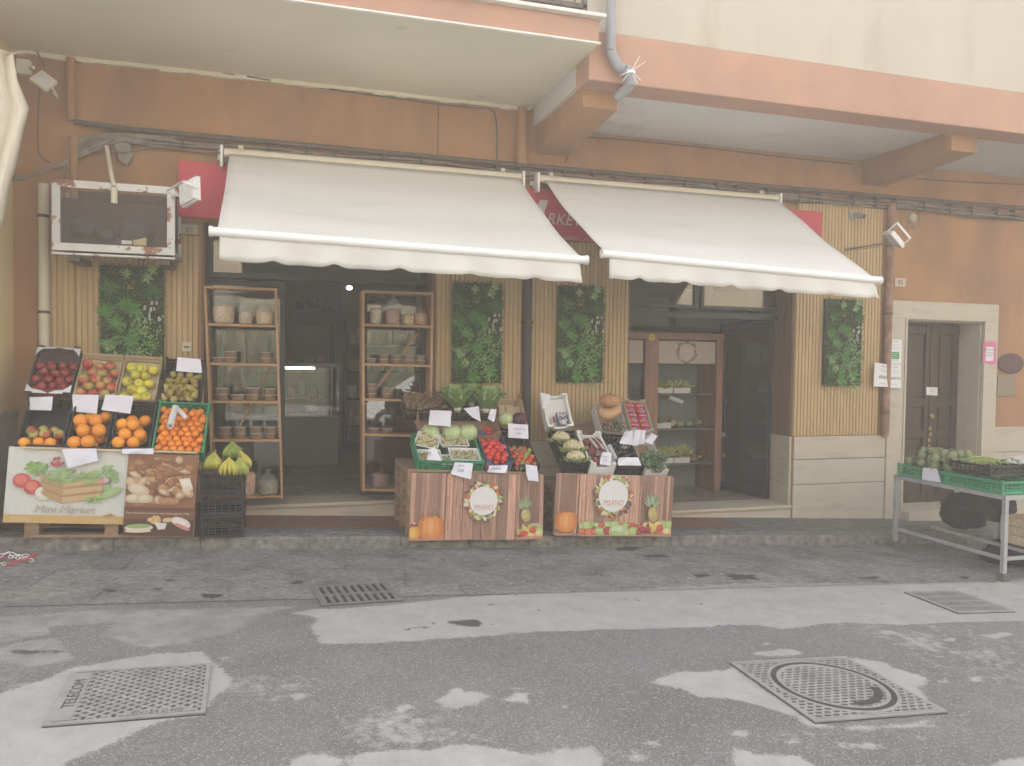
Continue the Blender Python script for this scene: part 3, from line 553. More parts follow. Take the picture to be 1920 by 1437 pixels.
# ------------------------------------------------------------------ floodlights
def floodlight(name,label,T,w_,h_,lip=True,arm=None,col=(.75,.75,.73)):
    o=thing(name,label,'floodlight',T.translation,M=T)
    b=MB(T); b.box(-w_/2,w_/2,-.02,.012,-h_/2,h_/2,col); b.box(-w_/2+.012,w_/2-.012,.012,.034,-h_/2+.012,h_/2-.012,col)
    for k in range(7): x=-w_/2+.03+k*(w_-.06)/6; b.box(x-.002,x+.002,.034,.046,-h_/2+.03,h_/2-.03,col)
    b.build('housing',vplain,o,bevel=.003)
    b=MB(T); b.box(-w_/2+.014,w_/2-.014,-.024,-.0205,-h_/2+.014,h_/2-.014,(.5,.52,.52)); b.build('lens',mat('lamp_glass',(.55,.57,.57),.15),o)
    b=MB(T)
    for s in (-1,1): b.bar((s*(w_/2+.008),0,0),(s*(w_/2+.008),.13,.02),.006,.022,col)
    b.bar((-w_/2-.011,.13,.02),(w_/2+.011,.13,.02),.022,.006,col); b.build('yoke',vplain,o)
    return o
cL=W(357,361,-.72); T=frame(cL,(-.55,.8,-.16),(-.816,-.55,.05)); floodlight('floodlight','white floodlight on a wire yoke beside the red sign, left of the left awning',T,.25,.20)
b=MB(); b.tube([W(325,372,-.3),W(323,370,-.55),W(331,360,-.62)],.009,6); tag(b.build('lamp_arm',whitep,origin=W(325,372,-.3)),'short white arm between the cage and the left floodlight','bracket')
cR=W(1676,449,-.75); T=frame(cR,(.75,0,-.65),(.52,-.20,.6)); floodlight('floodlight','white floodlight on a long arm right of the right awning',T,.22,.15)
b=MB(); b.tube([W(1585,468,-.03),W(1650,458,-.5),cR+Vector((.03,.09,-.0))],.010,6); b.tube([W(1588,470,-.03),W(1640,464,-.5),W(1665,455,-.7)],.005,5); tag(b.build('lamp_arm',cable_m,origin=W(1585,468,-.03)),'thin grey arm carrying the right floodlight','bracket')
c0=W(48,130,-.15); T=frame(W(82,153,-.38),(.75,-.2,-.55),(-.3,.75,-.1)); floodlight('floodlight','small cream floodlight with sensor box near the ceiling corner on the left',T,.15,.13,col=(.62,.60,.48))
b=MB(XZ(c0)); b.box(-.05,.05,-.06,.06,0,.07,(.62,.62,.55)); b.bar((.04,0,.05),(.10,-.03,.16),.025,.025,(.62,.62,.5)); tag(b.build('sensor_box',vplain,bevel=.004,origin=c0),'pale sensor box on the wall beside the small floodlight','sensor')
# hanging awning cloth on the left edge
b=MB(); vs=[];fs=[]; n=14; prof=[(-30,50,95),(0,25,100),(0,32,150),(0,52,200),(0,40,250),(-5,30,300),(-10,15,350),(-20,8,400),(-25,-6,440)]
for j,(xa,xb,y) in enumerate(prof):
    for i in range(n+1):
        u=i/n; vs.append(W(xa-60+(xb-xa+60)*u,y+ (6*math.sin(u*9)),-1.15+.05*math.sin(u*17+j*.5)+.04*math.sin(u*7)))
for j in range(len(prof)-1):
    for i in range(n): a=j*(n+1)+i; fs.append((a,a+1,a+n+2,a+n+1))
b.add(vs,fs,(1,1,1),0,True); o=b.build('folded_awning',mat('cream_cloth',(.66,.60,.48),.9,3,.06,.2,120),origin=W(10,440,-1.15)); tag(o,'cream awning cloth hanging in folds at the upper left edge','awning')
md=o.modifiers.new('s','SOLIDIFY'); md.thickness=.01
# ------------------------------------------------------------------ air conditioner cage
cx0,cx1,cz0,cz1,cy=-1.79,-.865,2.39,2.965,-.47
A=thing('air_conditioner_cage','rusty white steel cage with wire mesh around an air conditioner on the left wall','cage',((cx0+cx1)/2,-.2,cz0))
rust=mat('rusting_white_steel',(.62,.61,.57),.6,6,.08,.1,60,col2=(.27,.13,.07),c2s=4.5,c2t=.57,c2w=.02)
b=MB(); f=.062
for y in (cy,):
    b.box(cx0,cx1,y,y+.03,cz1-f,cz1); b.box(cx0,cx1,y,y+.03,cz0,cz0+f); b.box(cx0,cx0+f,y-.001,y+.029,cz0+f,cz1-f); b.box(cx1-f,cx1,y-.001,y+.029,cz0+f,cz1-f)
for x in (cx0,cx1-.03):
    for z in (cz0,cz1-.03): b.box(x,x+.03,cy+.031,-.01,z,z+.03)
    b.box(x,x+.03,-.06,-.03,cz0+.031,cz1-.031)
b.box(cx0-.004,cx1+.004,cy-.012,cy+.05,cz0-.035,cz0-.018); b.build('cage_frame',rust,A,bevel=.003)
b=MB(); n=58
for i in range(n): x=cx0+f+(cx1-cx0-2*f)*i/(n-1); b.box(x-.0011,x+.0011,cy+.012,cy+.0142,cz0+f,cz1-f)
for i in range(34): z=cz0+f+(cz1-cz0-2*f)*i/33; b.box(cx0+f,cx1-f,cy+.0145,cy+.0165,z-.0011,z+.0011)
b.build('wire_mesh',mat('mesh_wire',(.14,.11,.09),.7),A)
b=MB(); b.box(cx0+.015,cx1-.015,-.40,-.12,cz0+.02,cz0+.44,(.11,.09,.08)); b.build('cooling_unit',vmatte,A,bevel=.01)
b=MB()
for q,r in (((cx0+.22,-.43,cz0+.2),.10),((cx0+.38,-.43,cz0+.15),.08),((cx0+.62,-.42,cz0+.19),.15)): b.ball(q,r,(.085,.07,.065),12,8,sc=(1,.5,.8))
b.build('clutter',vmatte,A).__setitem__('label','dusty dark lumps of rubbish inside the cage')
b=MB(); b.box(cx1-.32,cx1-.22,cy-.006,cy+.0,cz0+.07,cz0+.135,(.42,.33,.18)); b.box(cx1-.41,cx1-.33,cy-.005,cy+.0,cz0+.075,cz0+.105,(.5,.5,.46)); b.build('sticker',vplain,A)
b=MB(); b.box(cx0+.001,cx1-.001,-.012,-.008,cz0,cz1,(.10,.07,.055)); b.build('back_panel',vmatte,A)
for x in (cx0+.14,cx1-.10): b=MB(); b.box(x-.03,x+.06,-.46,-.03,cz0-.085,cz0-.04); b.build('support_bracket',cable_d,A)
T=thing('conduit_hose','pale corrugated hose dropping from the cables into the air conditioner cage','hose',W(215,380,-.47))
b=MB(); b.tube([W(200,275,-.08),W(205,305,-.2),W(210,335,-.46),W(214,350,-.49)],.018,10); b.tube([W(214,352,-.495),W(214,382,-.495)],.026,10); b.build('tube',creamp,T)
b=MB(); b.prism([W(240,262,-.05),W(250,292,-.05),W(238,312,-.05),W(222,300,-.05),W(212,262,-.05)],(0,.03,0)); tag(b.build('hanging_rag',cable_m,bevel=.006,origin=W(230,312,-.05)),'dark crumpled bundle hanging from the cables above the cage','rag')
# ------------------------------------------------------------------ awnings
def awning(label,xa,xb,rz,bl,br,vl,vr,Yb,ph):
    o=thing('awning',label,'awning',((xa+xb)/2,0,rz))
    b=MB(); b.tube([(xa,-.12,rz),(xb,-.12,rz)],.042,14); b.build('roller',mat('roller_cover',(.62,.57,.45),.5,6,.06),o)
    for x in (xa-.03,xb+.005):
        b=MB(); b.box(x,x+.025,-.18,-.0,rz-.14,rz+.055); b.box(x-.03,x+.055,-.03,-.0,rz-.05,rz+.08); b.build('end_bracket',whitep,o,bevel=.006)
    for x in (xa+.12,xb-.2,): b=MB(); b.box(x,x+.045,-.10,-.0,rz+.02,rz+.085); b.build('wall_bracket',creamp,o,bevel=.004)
    BL,BR=W(*bl,Yb),W(*br,Yb); n=36;m=18;vs=[];fs=[]
    cl,cr=BL+Vector((.045,0,.012)),BR-Vector((.045,0,-.012)); tl,tr=Vector((xa+.05,-.168,rz-.018)),Vector((xb-.03,-.168,rz-.018))
    nrm=Vector((0,-.55,.83))
    for j in range(m+1):
        v=j/m
        for i in range(n+1):
            u=i/n; p=(tl*(1-u)+tr*u)*(1-v)+(cl*(1-u)+cr*u)*v
            p=p+nrm*(-.045*math.sin(math.pi*v)*(.7+.3*math.sin(u*2.2+ph))+.006*math.sin(u*11+v*3+ph)*v+.009*math.sin(9*v-2.6*u+ph)*(math.sin(math.pi*v))); vs.append(p)
    for j in range(m):
        for i in range(n): a=j*(n+1)+i; fs.append((a,a+n+1,a+n+2,a+1))
    b=MB(); b.add(vs,fs,(1,1,1),0,True); c=b.build('canopy',canvas,o); md=c.modifiers.new('s','SOLIDIFY'); md.thickness=.003
    b=MB(); b.tube([BL,BR],.033,14); b.build('front_bar',mat('white_bar',(.82,.82,.80),.45,5,.03),o)
    for q in (BL,BR): b=MB(); b.tube([q-Vector((.012,0,0)),q+Vector((.012,0,0))],.040,12); b.build('end_cap',whitep,o)
    VL,VR=W(*vl,Yb),W(*vr,Yb); vs=[];fs=[];n=110;sc=12 if xb-xa>2.79 else 11
    for j in range(5):
        v=j/4
        for i in range(n+1):
            u=i/n; top=(BL+Vector((.06,0,-.02)))*(1-u)+(BR-Vector((.06,0,.02)))*u; bot=VL*(1-u)+VR*u
            s=(math.cos(2*math.pi*u*sc+ph)*.5+.5); s=s**.7
            p=top*(1-v)+(bot+Vector((0,0,(.020*(max(0,math.cos(2*math.pi*u*sc*.5+ph+1.3*math.sin(u*5))))**4+.006*(1-s)))))*v; p.y+=.02*v*math.sin(u*2*math.pi*sc*.5+ph)+.015*v*math.sin(u*9+ph); vs.append(p)
    for j in range(4):
        for i in range(n): a=j*(n+1)+i; fs.append((a,a+n+1,a+n+2,a+1))
    b=MB(); b.add(vs,fs,(1,1,1),0,True); c=b.build('valance',canvas,o); md=c.modifiers.new('s','SOLIDIFY'); md.thickness=.002
    for x,q,s in ((xa+.25,BL,1),(xb-.25,BR,-1)):
        e=Vector((x+s*.42,-.95,rz-.74)); q2=q+Vector((s*.12,.0,0)); b=MB(); b.bar((x,-.06,rz-.12),e,.05,.03); b.bar(e,q2,.045,.028); b.build('folding_arm',whitep,o)
awning('white retractable awning over the left shop opening',-.50,2.30,3.375,(395,434),(1099,488),(411,489),(1093,531),-1.62,.4)
awning('white retractable awning over the right shop opening',2.49,5.29,3.375,(1130,476),(1649,526),(1145,523),(1649,562),-1.62,2.1)
# ------------------------------------------------------------------ balcony railing
T=thing('balcony_railing','dark iron balcony railing at the top of the picture','railing',(1.5,-1.66,4.34)); b=MB()
b.box(-2.3,2.36,-1.68,-1.645,4.395,4.43); b.box(-2.3,2.36,-1.68,-1.645,5.25,5.29); b.box(2.33,2.36,-1.645,-.5,4.395,4.43); b.box(2.33,2.36,-1.645,-.5,5.25,5.29); b.build('rail',cable_d,T)
for i in range(42):
    x=-2.25+i*.11; b=MB(); b.tube([(x,-1.662,4.43),(x,-1.662,5.25)],.007,6); b.build('baluster',cable_d,T)
b=MB(); b.box(2.325,2.362,-1.68,-1.645,4.34,5.30); b.build('corner_post',cable_d,T)
# ------------------------------------------------------------------ artificial plant panels
def leaf(b,p,d,L,wd,col,n):
    d=d.normalized(); s=d.cross(n).normalized()*wd/2; m_=p+d*L*.45+n*L*.10; e=p+d*L+n*L*.02
    b.add([p,m_+s,e,m_-s],[(0,1,2,3)],jit(col,.15))
def plant_panel():
    o=thing('green_wall_panel','','plant panel',(0,0,0)); n=Vector((0,-1,0))
    b=MB(); b.box(-.255,.255,-.03,0,0,1.0,(.012,.022,.010)); b.build('backing',vmatte,o)
    b=MB(); g=[(.05,.115,.022),(.035,.085,.018),(.075,.16,.03),(.05,.125,.03)]
    for k in range(3600):
        x=rv(-.262,.262);z=rv(-.008,1.01); y=-.03-rv(0,.028); d=Vector((rv(-1,1),rv(-.9,.1),rv(-1,1)))
        leaf(b,Vector((x,y,z)),d,rv(.016,.03),rv(.008,.014),g[k%4],n)
    b.build('boxwood_leaves',leafm,o)
    b=MB()
    def rosette(x,z,cnt,L,wd,col,y=-.05,spread=1):
        for k in range(cnt):
            a=2*math.pi*k/cnt+rv(-.2,.2); leaf(b,Vector((x,y,z)),Vector((math.cos(a),-.55*rv(.4,1.3),math.sin(a))),L*rv(.75,1.15),wd,(col[0]*1.5,col[1]*1.8,col[2]*1.2),n)
    def fern(x,z,ang,L,col):
        d=Vector((math.cos(ang),-.15,math.sin(ang)))
        for k in range(11):
            t=k/11; p=Vector((x,-.07,z))+d*L*t
            for s in (-1,1):
                e=Vector((math.cos(ang+s*1.05),-.1,math.sin(ang+s*1.05))); leaf(b,p,e,L*.34*(1-t*.75),.010,col,n)
    for x,z,c in ((-.17,.80,(.05,.11,.03)),(-.2,.60,(.06,.14,.04)),(-.05,.66,(.05,.12,.04)),(.02,.62,(.07,.15,.045)),(-.12,.50,(.06,.14,.04)),(-.05,.06,(.07,.17,.05)),(.12,.12,(.08,.18,.06)),(.16,.30,(.05,.12,.04)),(-.19,.18,(.04,.10,.03)),(.18,.78,(.03,.08,.02)),(.0,.35,(.06,.14,.05))): rosette(x,z,14,.10,.022,c)
    for x,z in ((-.04,.93),(.13,.90),(.17,.97),(-.18,.28),(-.13,.20)): rosette(x,z,12,.065,.011,(.22,.28,.18),-.06)
    for x,z,a in ((-.05,.44,2.6),(-.02,.40,.3),(-.08,.36,3.5),(.02,.45,1.2),(-.03,.30,-.6),(-.12,.30,2.9),(.0,.24,-2.2)): fern(x,z,a,.17,(.18,.36,.13))
    b.build('fern_and_fronds',leafm,o)
    b=MB()
    for k in range(150):
        t=rv(0,1); x=.05+.05*math.sin(t*7)+rv(-.03,.06)+ (k%3)*.045; z=.55-.62*t; leaf(b,Vector((x,-.065-rv(0,.03),z)),Vector((rv(-1,1),-.4,rv(-1,1))),.022,.018,(.26,.42,.17) if k%4 else (.36,.46,.12),n)
    b.build('trailing_ivy',leafm,o)
    b=MB()
    for k in range(16): b.ball((.17+rv(-.08,.09),-.075-rv(0,.02),.60+rv(-.09,.09)),rv(.010,.018),(.50,.48,.48),6,5,sc=(.7,.6,1.4))
    for k in range(10): b.ball((-.03+rv(-.04,.04),-.06,.82+rv(-.04,.04)),.008,(.35,.30,.05),6,4)
    b.build('blossoms',vmatte,o)
    return o
pp=plant_panel(); spots=[((187,310),(500,668),'artificial plant panel under the air conditioner cage, with grey blossoms'),((849,940),(531,718),'artificial plant panel left of the black drainpipe'),((1046,1130),(539,717),'artificial plant panel right of the black drainpipe'),((1545,1614),(563,723),'artificial plant panel on the cladding nearest the entrance')]
for i,((xa,xb),(ya,yb),lab) in enumerate(spots):
    p=W((xa+xb)/2,(ya+yb)/2,-.05); q=W((xa+xb)/2,yb,-.05); z0=q.z if i else W(250,500,-.05).z-1.0; M=Matrix.Translation((p.x,-.027,z0))
    if i==0: pp.matrix_world=M; pp['label']=lab; pp['group']='artificial plant panels on the cladding'; last=pp
    else: dup(pp,M,lab)
MW[pp]=pp.matrix_world.copy()
# ------------------------------------------------------------------ crates
def crate_mesh(T,w,L,h,kind,col=(1,1,1)):
    b=MB(T); t=.012
    if kind in('green','black'):
        b.box(0,w,0,L,-h,-h+.008)
        for (x0,x1,y0,y1) in ((0,w,0,t),(0,w,L-t,L),(0,t,t,L-t),(w-t,w,t,L-t)):
            b.box(x0,x1,y0,y1,-.022,0); b.box(x0,x1,y0,y1,-h+.008,-h+.026)
            nb=max(1,int((h-.05)/.022))
            for k in range(nb): z=-h+.036+(h-.068)*k/nb; b.box(x0+.002,x1-.002,y0+.002,y1-.002,z,z+.008)
            ln=max(x1-x0,y1-y0); nn=max(2,int(ln/.05))
            for k in range(nn+1):
                if x1-x0>y1-y0: x=x0+(x1-x0-.008)*k/nn; b.box(x,x+.008,y0+.001,y1-.001,-h+.026,-.022)
                else: y=y0+(y1-y0-.008)*k/nn; b.box(x0+.001,x1-.001,y,y+.008,-h+.026,-.022)
        for x0 in (-.006,w-.012): 
            for y0 in (-.006,L-.012): b.box(x0,x0+.018,y0,y0+.018,-h,.012)
        m=crate_g if kind=='green' else crate_k
    elif kind=='wood':
        b.box(.006,w-.006,.006,L-.006,-h,-h+.006)
        nsl=2 if h<.14 else 3
        for k in range(nsl):
            z0=-h+.012+k*(h-.012)/nsl; z1=z0+(h-.012)/nsl-.008
            for q in ((0,w,0,.005),(0,w,L-.005,L),(0,.005,.006,L-.006),(w-.005,w,.006,L-.006)): b.box(*q,z0,z1)
        for x in (.006,w-.022):
            for y in (.006,L-.022): b.box(x,x+.016,y,y+.016,-h+.007,.006)
        m=crate_w
    elif kind=='foam':
        t=.02; b.box(0,w,0,L,-h,-h+.018); b.box(0,t,0,L,-h+.018,0); b.box(w-t,w,0,L,-h+.018,0)
        for y in (0,L-t):
            pr=[(t,-h+.018),(w-t,-h+.018),(w-t,.02),(w*.80,.02),(w*.70,-.035),(w*.30,-.035),(w*.20,.02),(t,.02)]
            b.prism([(x,y+t,z) for x,z in pr],(0,-t,0))
        b.box(0,t+.002,0,.05,0,.02); b.box(w-t-.002,w,0,.05,0,.02); b.box(0,t+.002,L-.05,L,0,.02); b.box(w-t-.002,w,L-.05,L,0,.02)
        m=foam
    else: # carton, col = outside print
        t=.006; b.box(0,w,0,L,-h,-h+.005,(.34,.21,.12))
        for q in ((0,t,0,L),(w-t,w,0,L),(t,w-t,L-t,L)): b.box(*q,-h+.005,0,col)
        b.box(t,w-t,0,t,-h+.005,-.03,col)
        for x in (0,w-.07): b.prism([(x,0,-.03),(x+.07,0,-.03),(x+(.045 if x==0 else .07),-.001,.022),(x+(0 if x==0 else .025),-.001,.022)],(0,t,0),col)
        for x in (0,w-.07): b.prism([(x,L-t,0),(x+.07,L-t,0),(x+(.045 if x==0 else .07),L-t,.03),(x+(0 if x==0 else .025),L-t,.03)],(0,t,0),col)
        m=vmatte
    return b,m
def crateQ(label,BL,BR,TL,TR,Yf,tilt,h,kind,col=(1,1,1),group=None,gap=.004,yaw=0):
    P=W(*BL,Yf); x=W(BR[0],BR[1],Yf+yaw)-P; w=x.length; x.normalize(); x.z=max(-.055,min(.055,x.z)); x.normalize(); t=R_(tilt)
    y=Vector((0,math.cos(t),math.sin(t))); y=(y-x*y.dot(x)).normalized(); n=x.cross(y)
    tm=((TL[0]+TR[0])/2,(TL[1]+TR[1])/2); mid=P+x*w/2
    # length so that the back edge lands at the measured height
    best=min((abs(proj_y(mid+y*l)-tm[1]),l) for l in [i*.005 for i in range(20,200)]); L=best[1]
    T=frame(P,x,y); b,m=crate_mesh(T,w-gap,L-gap,h,kind,col)
    o=b.build('crate',m,origin=P+n*-h,bevel=.0015 if kind in('wood','foam') else 0,seg=1); tag(o,label,'crate',group)
    return T,w-gap,L-gap,h
def proj_y(p):
    v=Vector(p)-CAM; return 718.5-FPX*v.dot(UU)/v.dot(fwd)
class Proto:
    def __init__(s,make): s.make=make; s.o=None
    def put(s,M,label,group=None,cat=None):
        if s.o is None:
            s.o=s.make(); s.o.matrix_world=M; s.o['label']=label
            if cat: s.o['category']=cat
            if group: s.o['group']=group
            return s.o
        c=dup(s.o,M,label)
        if group: c['group']=group
        elif 'group' in c: del c['group']
        if cat: c['category']=cat
        return c
def at(T,x,y,z,sc=1,rot=None): return T@Matrix.Translation((x,y,z))@(rot or randrot())@Matrix.Scale(sc,4)
def mk(name,cat,fn,m,**k):
    def f(): b=MB(); fn(b); o=b.build(name,m,**k); MW[o]=I4; return tag(o,None,cat)
    return f
def apple_fn(c1,c2,r=.037):
    def fn(b):
        prof=lambda th,ph: (1+.06*math.sin(th)**2)*(1-.38*math.exp(-(th/.42)**2)-.22*math.exp(-((math.pi-th)/.4)**2))
        b.ball((0,0,0),r,nu=16,nv=12,fn=prof,colf=lambda v,u: tuple(a*(1-k)+c*k for a,c in zip(c1,c2) for k in [.5+.5*math.sin(u*6.28*1.0+2*v)]))
        b.tube([(0,0,r*.5),(.004,0,r*1.0)],.0018,5,(.10,.06,.03))
    return fn
red_apple=Proto(mk('apple','apple',apple_fn((.42,.035,.03),(.46,.22,.07)),vgloss)); dark_apple=Proto(mk('apple','apple',apple_fn((.20,.015,.02),(.30,.03,.03)),vgloss))
yel_apple=Proto(mk('apple','apple',apple_fn((.62,.50,.05),(.50,.48,.06)),vgloss)); bi_apple=Proto(mk('apple','apple',apple_fn((.38,.07,.04),(.38,.38,.10)),vgloss))
def pear_fn(b): b.tube([(0,0,-.040),(0,0,-.034),(0,0,-.02),(0,0,0),(0,0,.02),(.002,0,.038),(.004,0,.05)],[.010,.024,.031,.030,.021,.014,.006],14,(.36,.27,.07)); b.tube([(.004,0,.05),(.010,0,.068)],.0018,5,(.10,.06,.03))
pear=Proto(mk('pear','pear',pear_fn,vgloss))
orm=mat('orange_peel',(.80,.30,.02),.42,12,.08,.25,260,rnd=.09); mdm=mat('mandarin_peel',(.78,.235,.012),.4,12,.08,.2,300,rnd=.09)
def cit(r,sq): 
    def fn(b): b.ball((0,0,0),r,nu=16,nv=10,fn=lambda th,ph:1-.10*math.exp(-(th/.3)**2)-sq*abs(math.cos(th))**3); b.ball((0,0,r*.9),r*.07,(.2,.3,.05),6,4)
    return fn
orange_f=Proto(mk('orange','orange',cit(.042,.03),orm)); mandarin=Proto(mk('mandarin','mandarin',cit(.026,.12),mdm))
tomato=Proto(mk('tomato','tomato',lambda b:(b.ball((0,0,0),.026,(.60,.035,.025),14,9,fn=lambda th,ph:1-.12*abs(math.cos(th))**2+.03*math.cos(5*ph)*math.sin(th)),[b.add([(0,0,.0235),(.004*math.cos(a+.5),.004*math.sin(a+.5),.0245),(.013*math.cos(a),.013*math.sin(a),.0235),(.004*math.cos(a-.5),.004*math.sin(a-.5),.0245)],[(0,1,2,3)],(.05,.14,.03)) for a in (0,1.25,2.5,3.77,5)]),vgloss))
gtomato=Proto(mk('tomato','tomato',lambda b:b.ball((0,0,0),.025,nu=14,nv=9,sc=(1,1,1.25),colf=lambda v,u:(.42,.09,.04) if v>.45 else (.26,.30,.07)),vgloss))
kiwi=Proto(mk('kiwi','kiwi',lambda b:b.ball((0,0,0),.027,(.20,.13,.065),14,9,sc=(1,1,1.25)),vmatte))
rnd_=random.Random(3)
def hexfill(T,w,L,d,z,fn,y0=0,y1=None,jt=.12,x0=0,x1=None):
    y=y0+d*.52; k=0; y1=L if y1 is None else y1; x1=w if x1 is None else x1
    while y<=y1-d*.42:
        x=x0+d*.55+(d*.5 if k%2 else 0)
        while x<=x1-d*.45:
            fn(T,x+rv(-1,1)*d*jt,y+rv(-1,1)*d*jt,z+rv(-.08,.12)*d); x+=d*1.03
        y+=d*.90; k+=1
# ------------------------------------------------------------------ left stand
GT='crates in the top row of the left stand'; GL='crates in the bottom row of the left stand'
LT,LU,LL=50,-.62,-.98
st=thing('wooden_stand','rough wooden trestle behind the two posters carrying the fruit crates','stand',(-1.3,-.6,zs(-1.3)))
for x in (-1.8,-1.25,-.72):
    b=MB(); b.box(x,x+.06,-.93,-.87,zs(x)+.15,.70); b.build('leg',pinev,st); b=MB(); b.box(x,x+.06,-.16,-.10,zs(x)+.15,1.25); b.build('leg',pinev,st)
    b=MB(); b.bar((x+.03,-.93,.685),(x+.03,-.14,1.42),.06,.04); b.build('rail',pine,st)
b=MB(); b.box(-1.83,-.66,-.86,-.84,.30,.66); b.build('back_board',pallet_m,st)
def pallet(x0,x1,y0,y1,z,label,tilt=0):
    o=thing('pallet',label,'pallet',((x0+x1)/2,(y0+y1)/2,z))
    n=7; pw=(y1-y0)/n
    for k in range(n): b=MB(); y=y0+k*pw; b.box(x0,x1,y+.01,y+pw-.01,z+.122,z+.144,sl=0); b.build('deck_board',pallet_m,o)
    for x in (x0,(x0+x1)/2-.05,x1-.1):
        for y in (y0,(y0+y1)/2-.05,y1-.1): b=MB(); b.box(x+.002,x+.098,y+.002,y+.098,z+.022,z+.10); b.build('block',pallet_m,o)
        b=MB(); b.box(x,x+.1,y0,y1,z+.1005,z+.1215); b.build('stringer',pallet_m,o)
    for y in (y0,(y0+y1)/2-.05,y1-.1): b=MB(); b.box(x0,x1,y,y+.1,z,z+.0215); b.build('bottom_board',pallet_m,o)
    o.rotation_euler=(0,-math.atan(SL),0); return o
pallet(-1.86,-.66,-.985,-.20,zs(-1.26)+.01,'worn wooden pallet on the pavement under the left stand')
Ls=[('white ended carton of dark red apples, far left of the top row',(46,737),(132,740),(65,650),(145,655),'carton',(.10,.07,.07),.10),
 ('thin wood crate of red apples between dark and yellow apples',(136,739),(215,746),(150,658),(225,665),'wood',None,.10),
 ('thin wood crate full of yellow apples',(218,746),(291,751),(228,664),(300,668),'wood',None,.10),
 ('black plastic crate of brown pears in the top row',(300,751),(376,754),(306,671),(378,676),'black',None,.10)]
C1=[crateQ(l,a,b_,c,d,LU,LT,h,k,col or (1,1,1),GT) for l,a,b_,c,d,k,col,h in Ls]
Ls=[('black crate of mixed apples and oranges, bottom row far left',(28,835),(118,838),(42,744),(126,747),'black',.15),
 ('black crate of large oranges second in the bottom row',(121,838),(200,840),(129,747),(208,751),'black',.15),
 ('black crate of oranges next to the green mandarin crate',(204,841),(282,842),(211,751),(288,754),'black',.15),
 ('green plastic crate heaped with small mandarins',(283,846),(381,860),(291,753),(388,756),'green',.12)]
C2=[crateQ(l,a,b_,c,d,LL,LT,h,k,(1,1,1),GL) for l,a,b_,c,d,k,h in Ls]
b=MB(C1[0][0]); w0,l0=C1[0][1],C1[0][2]
for y,s in ((0,1),(l0,-1)):
    for x,q in ((0,1),(w0,-1)): b.prism([(x,y,.004),(x+q*.16,y,.004),(x+q*.11,y+s*.022,.012),(x+q*.05,y+s*.028,.018),(x+q*.02,y+s*.06,.014),(x,y+s*.09,.006)],(0,0,.004),(.62,.64,.68))
crt=[o for o in COL.objects if o.get('label','').startswith('white ended')][0]; b.build('white_corner',vplain,crt)
for ch in crt.children: ch.matrix_parent_inverse=I4
T,w,L,h=C1[0]; hexfill(T,w,L,.078,-.045,lambda T,x,y,z:dark_apple.put(at(T,x,y,z),'dark red apple in the white ended carton far left','dark apples in the carton'),y1=L*.80)
b=MB(T); b.box(.02,w-.02,L*.7,L-.02,-.06,-.03,(.05,.03,.03)); tag(b.build('fruit_liner',vmatte,origin=T@Vector((w/2,L*.85,-.04))),'dark tray liner at the back of the dark apple carton','liner')
T,w,L,h=C1[1]; hexfill(T,w,L,.084,-.045,lambda T,x,y,z:(red_apple if random.random()<.68 else bi_apple).put(at(T,x,y,z,1.12),'red and green apple in the thin wood crate, second in the top row','apples in the second crate'),y1=L*.95)
T,w,L,h=C1[2]; hexfill(T,w,L,.086,-.045,lambda T,x,y,z:yel_apple.put(at(T,x,y,z,1.14),'yellow apple in the thin wood crate, third in the top row','yellow apples in the third crate'),y1=L*.93)
T,w,L,h=C1[3]; hexfill(T,w,L,.062,-.055,lambda T,x,y,z:pear.put(at(T,x,y,z,.95),'brown green pear in the black crate of the top row','pears in the black crate'),y1=L*.78)
hexfill(T,w,L*.5,.062,-.015,lambda T,x,y,z:pear.put(at(T,x,y,z,.95),'brown green pear in the black crate of the top row','pears in the black crate'),y1=L*.45)
T,w,L,h=C2[0]; hexfill(T,w,L,.082,-.085,lambda T,x,y,z:(orange_f if y<L*.2 else bi_apple).put(at(T,x,y,z),'orange at the front of the mixed far left crate' if y<L*.2 else 'green and red apple in the mixed far left crate','oranges in the mixed crate' if y<L*.2 else 'apples in the mixed crate','orange' if y<L*.2 else 'apple'),y1=L*.52)
hexfill(T,w,L,.085,-.025,lambda T,x,y,z:(orange_f if y<L*.2 else bi_apple).put(at(T,x,y,z),'orange at the front of the mixed far left crate' if y<L*.2 else 'green and red apple in the mixed far left crate','oranges in the mixed crate' if y<L*.2 else 'apples in the mixed crate','orange' if y<L*.2 else 'apple'),y1=L*.36)
T,w,L,h=C2[1]; hexfill(T,w,L,.104,-.085,lambda T,x,y,z:orange_f.put(at(T,x,y,z,1.22),'large orange in the second black crate of the bottom row','oranges in the second crate'),y1=L*.98)
hexfill(T,w,L,.104,.0,lambda T,x,y,z:orange_f.put(at(T,x,y,z,1.24),'large orange in the second black crate of the bottom row','oranges in the second crate'),y1=L*.76)
T,w,L,h=C2[2]; hexfill(T,w,L,.098,-.085,lambda T,x,y,z:orange_f.put(at(T,x,y,z,1.14),'orange in the black crate next to the mandarins','oranges in the third crate'),y1=L*.9)
hexfill(T,w,L,.098,-.005,lambda T,x,y,z:orange_f.put(at(T,x,y,z,1.16),'orange in the black crate next to the mandarins','oranges in the third crate'),y1=L*.7)
T,w,L,h=C2[3]; hexfill(T,w,L,.056,-.05,lambda T,x,y,z:mandarin.put(at(T,x,y,z,1.1),'small mandarin in the green crate of the left stand','mandarins in the green crate'),y1=L*.97)
hexfill(T,w,L,.056,-.010,lambda T,x,y,z:mandarin.put(at(T,x,y,z,1.12),'small mandarin in the green crate of the left stand','mandarins in the green crate'),y1=L*.85,x0=.02,x1=w-.02)
